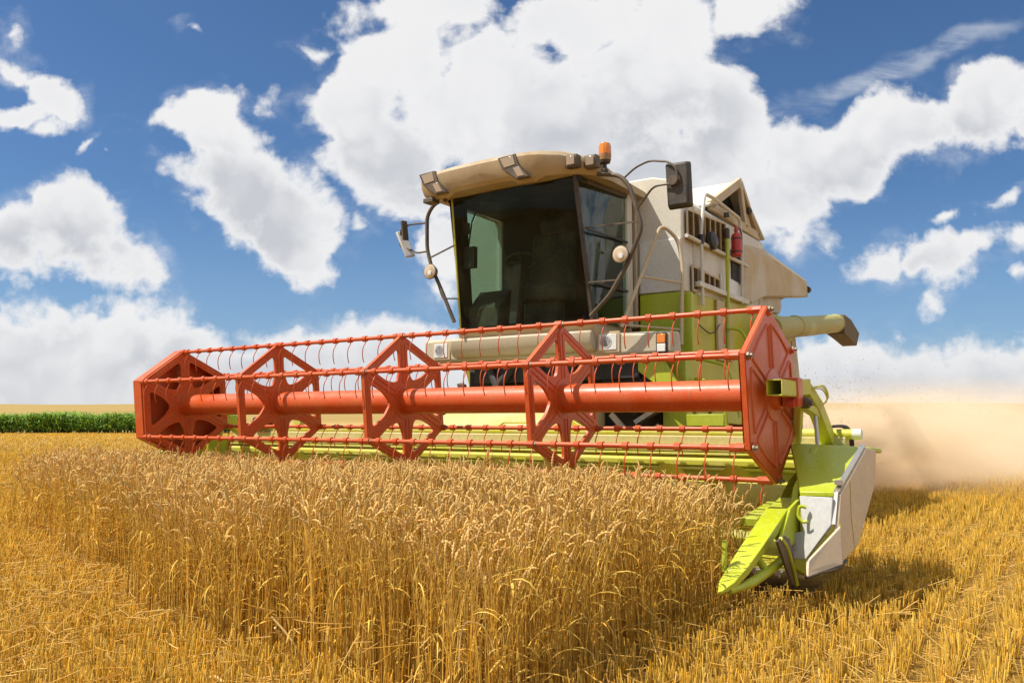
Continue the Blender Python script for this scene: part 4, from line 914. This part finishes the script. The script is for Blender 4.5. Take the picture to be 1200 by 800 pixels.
# ------------------------------------------------------------------ stubble
def stubble(zmin, zmax, dens, rmul, hm, rowsp, seed, tf):
    r = np.random.default_rng(seed)
    xm = 0.72*zmax + 1.2
    area = (2*xm)*(zmax-zmin); nn_ = int(area*dens)
    X = r.uniform(-xm, xm, nn_); Y = r.uniform(zmin, zmax, nn_)
    k_ = np.abs(X) < .70*Y + 1.0; X, Y = X[k_], Y[k_]
    # machine frame
    mx = (X-ORIG.x)*FW.x + (Y-ORIG.y)*FW.y; my = (X-ORIG.x)*LX.x + (Y-ORIG.y)*LX.y
    # gather into drill rows
    row = np.round(my/rowsp); loose = r.random(len(my)) < .08
    tuft = tf*1.0; tx = np.round(mx/tuft + .5*(row % 2)); hsh = np.sin(tx*12.9898 + row*78.233)*43758.5453; hsh = hsh - np.floor(hsh)
    hs2 = np.sin(tx*39.346 + row*11.135)*24634.6345; hs2 = hs2 - np.floor(hs2)
    cxm = (tx - .5*(row % 2))*tuft + (hsh-.5)*tuft*.8; cym = row*rowsp + (hs2-.5)*rowsp*.20 + .03*np.sin(cxm*.7+row)
    sp = tuft*.26
    ox = r.normal(0, sp, len(my)); oy = r.normal(0, sp*.95, len(my))
    mx0 = mx; mx = np.where(loose, mx, cxm + ox); my2 = np.where(loose, my, cym + oy)
    k_ = loose | (hs2*.6+hsh*.4 > .07); fan = np.where(loose[:, None], 0, np.stack([ox, oy], 1)/sp)
    mx, my2, fan, hsh = mx[k_], my2[k_], fan[k_], hsh[k_]
    k_ = ~inside(mx + (vnoise(mx, my2, 1.7, 3)-.5)*.5, my2); mx, my2, fan, hsh = mx[k_], my2[k_], fan[k_], hsh[k_]
    under = (mx < .2) & (mx > -1.0) & (np.abs(my2) < 3.3)
    mx, my2, fan, hsh = mx[~under], my2[~under], fan[~under], hsh[~under]
    X, Y = mw(mx, my2); nn_ = len(X)
    patch = vnoise(X+50, Y, .9, 21)
    Hh = np.clip(r.normal(hm, hm*.13, nn_), .05, .34)*(.72 + .3*patch + .25*hsh)
    left = np.clip((-my2+1.0)/2.5, 0, 1)*(mx > .5)
    Hh *= 1 - .25*left*r.random(nn_) + left*.9*(vnoise(mx+9, my2, 1.3, 55)-.45)
    az_ = r.uniform(0, 2*np.pi, nn_); ln = np.abs(r.normal(0, .10, nn_)) + left*np.abs(r.normal(0, .25, nn_))
    ld_ = np.stack([np.cos(az_), np.sin(az_), 0*az_], 1); rf = np.stack([-np.sin(az_), np.cos(az_), 0*az_], 1)
    P_ = np.zeros((nn_, 3, 3)); ss = np.array([-.02, .5, 1.]); P_[:, :, 0] = X[:, None]; P_[:, :, 1] = Y[:, None]; P_[:, :, 2] = Hh[:, None]*ss + rise(X, Y)[:, None]
    P_ += ld_[:, None, :]*(ln[:, None]*Hh[:, None]*ss)[:, :, None]
    fw_ = fan[:, :1]*np.array([[FW.x, FW.y, 0]]) + fan[:, 1:]*np.array([[LX.x, LX.y, 0]])
    P_ += fw_[:, None, :]*(.11*Hh[:, None]*ss)[:, :, None]
    rd = r.uniform(.0018, .0032, nn_)[:, None]*np.array([1.05, 1., .95])[None]*rmul
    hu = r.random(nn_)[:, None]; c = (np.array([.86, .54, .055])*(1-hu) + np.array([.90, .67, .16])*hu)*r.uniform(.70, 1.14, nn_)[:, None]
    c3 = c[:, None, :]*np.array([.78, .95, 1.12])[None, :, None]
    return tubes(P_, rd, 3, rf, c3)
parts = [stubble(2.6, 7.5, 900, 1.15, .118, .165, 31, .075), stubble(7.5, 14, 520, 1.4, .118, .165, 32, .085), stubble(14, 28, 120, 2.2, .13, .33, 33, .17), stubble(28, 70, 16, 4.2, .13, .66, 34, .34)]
V, F, C = merge(parts)
# caps: close the cut ends so they catch the light
st_o = np_mesh('stubble', V, F, C, M['stubblem'])
tag(st_o, 'short cut wheat stubble in drill rows over the harvested ground', 'stubble', kind='stuff')
# loose chopped straw lying over it
def litter(nn_, zmin, zmax, seed, wm, zone=None, hz=.07, ll=(.05, .22)):
    r = np.random.default_rng(seed); xm = .72*zmax + 1
    X = r.uniform(-xm, xm, nn_); Y = zmin + (zmax-zmin)*r.random(nn_)**1.4
    k_ = np.abs(X) < .70*Y + 1.0; X, Y = X[k_], Y[k_]
    mx = (X-ORIG.x)*FW.x + (Y-ORIG.y)*FW.y; my = (X-ORIG.x)*LX.x + (Y-ORIG.y)*LX.y
    k_ = ~(((mx < .1) & (mx > -1.0) & (np.abs(my) < 3.4)) ) 
    leftw = np.clip((-my+2.2)/3.0, .38, 1)
    k_ &= r.random(len(X)) < leftw
    X, Y, mx, my = X[k_], Y[k_], mx[k_], my[k_]; nn_ = len(X)
    ins = inside(mx, my)
    L_ = r.uniform(ll[0], ll[1], nn_); az_ = r.uniform(0, 2*np.pi, nn_); tilt = r.normal(0, .35, nn_)
    zb = r.random(nn_)**1.6*hz*np.where(ins, 2.0, 1) + .01
    d = np.stack([np.cos(az_)*np.cos(tilt), np.sin(az_)*np.cos(tilt), np.sin(tilt)], 1); side = np.stack([-np.sin(az_), np.cos(az_), 0*az_], 1)
    bend = r.normal(0, .10, nn_)
    tt = np.array([-.5, -.17, .17, .5]); P_ = np.stack([X, Y, zb + rise(X, Y)], 1)[:, None, :] + d[:, None, :]*(L_[:, None]*tt)[:, :, None] + side[:, None, :]*((tt**2)[None]*(bend*L_)[:, None]*2)[:, :, None]
    P_[:, :, 2] = np.maximum(P_[:, :, 2], .006)
    rd = np.repeat(r.uniform(.0014, .0026, nn_)[:, None]*wm, 4, 1)
    hu = r.random(nn_)[:, None]; c = (np.array([.76, .43, .07])*(1-hu) + np.array([.86, .62, .22])*hu)*r.uniform(.7, 1.15, nn_)[:, None]
    return tubes(P_, rd, 3, side*np.cos(.3)+np.array([0, 0, .3]), c)
parts = [litter(42000, 2.6, 8, 41, 1.0, hz=.13), litter(26000, 8, 24, 42, 2.0, hz=.05, ll=(.08, .28))]
V, F, C = merge(parts)
li = np_mesh('loose_straw', V, F, C, M['stubblem']); tag(li, 'loose chopped straw scattered through the stubble', 'straw', kind='stuff')

# a few long bent straws one can pick out in front
def straw_thing(pts, label, rad=.0035):
    p = [Vector(q) for q in pts]; b_ = p[0]
    m = MB().tube(sm([q-b_ for q in p], 5), rad, 6)
    o = m.build('bent_straw', M['pale'], None, loc=b_); tag(o, label, 'straw stalk', 'single long straws in the foreground'); return o
M['pale'] = paint('pale_dry_straw', (.74, .54, .22), .6, dust=.2, dustc=(.6, .42, .15), scale=20)
def at(u, v, z):
    a, b_ = (u-600)/986.9, -(v-400)/986.9; c, s = math.cos(PITCH), math.sin(PITCH)
    d = Vector((a, c-b_*s, s+b_*c)); q = (z-EYE)/d.z; return Vector((0, 0, EYE)) + d*q
p = at(318, 722, .22); q = at(357, 772, .04); straw_thing([p, p.lerp(q, .5)+Vector((0, 0, .01)), q], 'long pale straw leaning down at the foot of the wheat', .005)
p = at(322, 735, .20); q = at(345, 768, .04); straw_thing([p, p.lerp(q, .5), q], 'short thick straw beside the long leaning pale straw', .0045)
p = at(538, 785, .20); straw_thing([p, p+Vector((.005, 0, .12)), p+Vector((.03, 0, .17)), p+Vector((.09, 0, .15)), p+Vector((.13, 0, .06))], 'pale straw arched over in the middle of the standing wheat', .0035)
p = at(8, 795, .02); q = at(28, 768, .14); straw_thing([p, p.lerp(q, .5), q], 'pale straw standing aslant in the bottom left corner', .0035)
p = at(240, 797, .05); q = at(262, 799, .06); straw_thing([p, p.lerp(q, .5)+Vector((0, 0, .02)), q], 'thick pale straw lying at the bottom edge left of centre', .005)

# ------------------------------------------------------------------ maize strip
nr = 4200; mxX = rng.uniform(-75, -24.2, nr); rowi = rng.integers(0, 8, nr); mY = 70.5 + rowi*.8 + rng.normal(0, .08, nr) + (mxX+50)*.03
mh = rng.normal(1.60, .11, nr) + .14*np.sin(mxX*.9+1.3*np.sin(mxX*.37))
nlf = 9; I = np.repeat(np.arange(nr), nlf); lvl = np.tile(np.linspace(.12, 1.0, nlf), nr) + rng.normal(0, .03, nr*nlf)
la = rng.uniform(0, 2*np.pi, nr*nlf); kl = 5; tl = np.linspace(0, 1, kl); LL = rng.uniform(.45, .75, nr*nlf)
aa = rng.uniform(.25, .6, nr*nlf)[:, None] + rng.uniform(.8, 1.9, nr*nlf)[:, None]*tl[None]; stp = LL[:, None]/(kl-1)
lx = np.cumsum(np.sin(aa)*stp, 1); lz = np.cumsum(np.cos(aa)*stp, 1)
base = np.stack([mxX[I], mY[I], mh[I]*lvl*.80], 1); ldir = np.stack([np.cos(la), np.sin(la), 0*la], 1)
leaf = base[:, None, :] + ldir[:, None, :]*lx[:, :, None]; leaf[:, :, 2] += lz; leaf[:, :, 2] = np.maximum(leaf[:, :, 2], .02)
W = rng.uniform(.035, .055, nr*nlf)[:, None]*np.array([.8, 1, .9, .6, .1])[None]
gc_ = np.array([.17, .33, .040])*rng.uniform(.65, 1.5, nr*nlf)[:, None]*(.8+.5*rng.random(nr)[I])[:, None]; gc_[:, 0] *= rng.uniform(.8, 1.5, nr*nlf)
parts = [ribbons(leaf, W, np.stack([-np.sin(la), np.cos(la), 0*la], 1), gc_)]
st = np.zeros((nr, 3, 3)); st[:, :, 0] = mxX[:, None]; st[:, :, 1] = mY[:, None]; st[:, :, 2] = mh[:, None]*np.array([0, .5, .9])
parts.append(tubes(st, np.full((nr, 3), .018), 4, np.tile(np.array([[1., 0, 0]]), (nr, 1)), np.tile(np.array([[.06, .12, .02]]), (nr, 1))))
V, F, C = merge(parts)
mz = np_mesh('maize_field', V, F, C, M['leafm']); tag(mz, 'dense strip of green maize growing along the far edge of the stubble', 'maize', kind='stuff')

# ------------------------------------------------------------------ dust and chaff behind the machine
def dust_mat(c, DUST):
    m, t, out = new_mat('harvest_dust'); pv = N(t, 'ShaderNodeVolumePrincipled'); link(t, pv.outputs[0], out.inputs['Volume'])
    pv.inputs['Color'].default_value = c; pv.inputs['Anisotropy'].default_value = .0
    tcn = N(t, 'ShaderNodeTexCoord'); v = tcn.outputs['Object']
    r_ = VM(t, 'LENGTH', v); fall = MR(t, r_, .35, 1.0, 1.0, 0.0)
    nz = Noise(t, v, 2.6, 5, .6, .4); dn = MR(t, nz.outputs['Fac'], .36, .68)
    link(t, Mth(t, 'MULTIPLY', Mth(t, 'MULTIPLY', fall, dn), DUST), pv.inputs['Density'])
    return m
def ellipsoid(name, loc, size, rz, mat):
    me = bpy.data.meshes.new(name); bm = bmesh.new(); bmesh.ops.create_icosphere(bm, subdivisions=3, radius=1); bm.to_mesh(me); bm.free()
    me.materials.append(mat); o = bpy.data.objects.new(name, me); col.objects.link(o); o.location = loc; o.scale = size; o.rotation_euler = (0, 0, rz); return o
DUST = .60
dm = dust_mat((.98, .86, .67, 1), DUST)
dl = m2w(-16.0, 2.4, .75)
dust = ellipsoid('dust_cloud', dl, (11.5, 6.8, 1.35), ROT, dm); tag(dust, 'tan dust cloud billowing low behind the combine over the stubble', 'dust', kind='stuff')
dm2 = dust_mat((.96, .80, .57, 1), 1.7)
dust2 = ellipsoid('dust_cloud', m2w(-9.6, 2.0, .55), (3.6, 1.7, .95), ROT, dm2); tag(dust2, 'thicker brown dust plume close behind the header end at ground level', 'dust', kind='stuff')
nc = 6500; r = np.random.default_rng(77)
t0 = r.random(nc)**1.3; cx_ = -7.3 - t0*7.5; cy_ = r.normal(.3, .35, nc) + r.normal(0, 1, nc)*(.25+t0*1.3) + t0*.6; cz_ = np.abs(1.0 - t0*.2 + r.normal(0, 1, nc)*(.30+.40*t0)) + .03
CX, CY = mw(cx_, cy_); a_ = r.uniform(0, 2*np.pi, nc); tl_ = r.uniform(-1.4, 1.4, nc)
d = np.stack([np.cos(a_)*np.cos(tl_), np.sin(a_)*np.cos(tl_), np.sin(tl_)], 1); sd_ = np.stack([-np.sin(a_), np.cos(a_), 0*a_], 1)
Lc = r.uniform(.006, .028, nc); P_ = np.stack([CX, CY, cz_], 1)[:, None, :] + d[:, None, :]*(Lc[:, None]*np.array([-.5, .5]))[:, :, None]
v_, f_, c_ = tubes(P_, np.repeat(r.uniform(.003, .006, nc)[:, None], 2, 1), 3, sd_, np.array([.80, .60, .28])*r.uniform(.6, 1.1, nc)[:, None])
chaff = np_mesh('chaff', v_, [f_], c_, M['stubblem']); tag(chaff, 'flying flecks of chaff and straw thrown out behind the combine', 'chaff', kind='stuff')
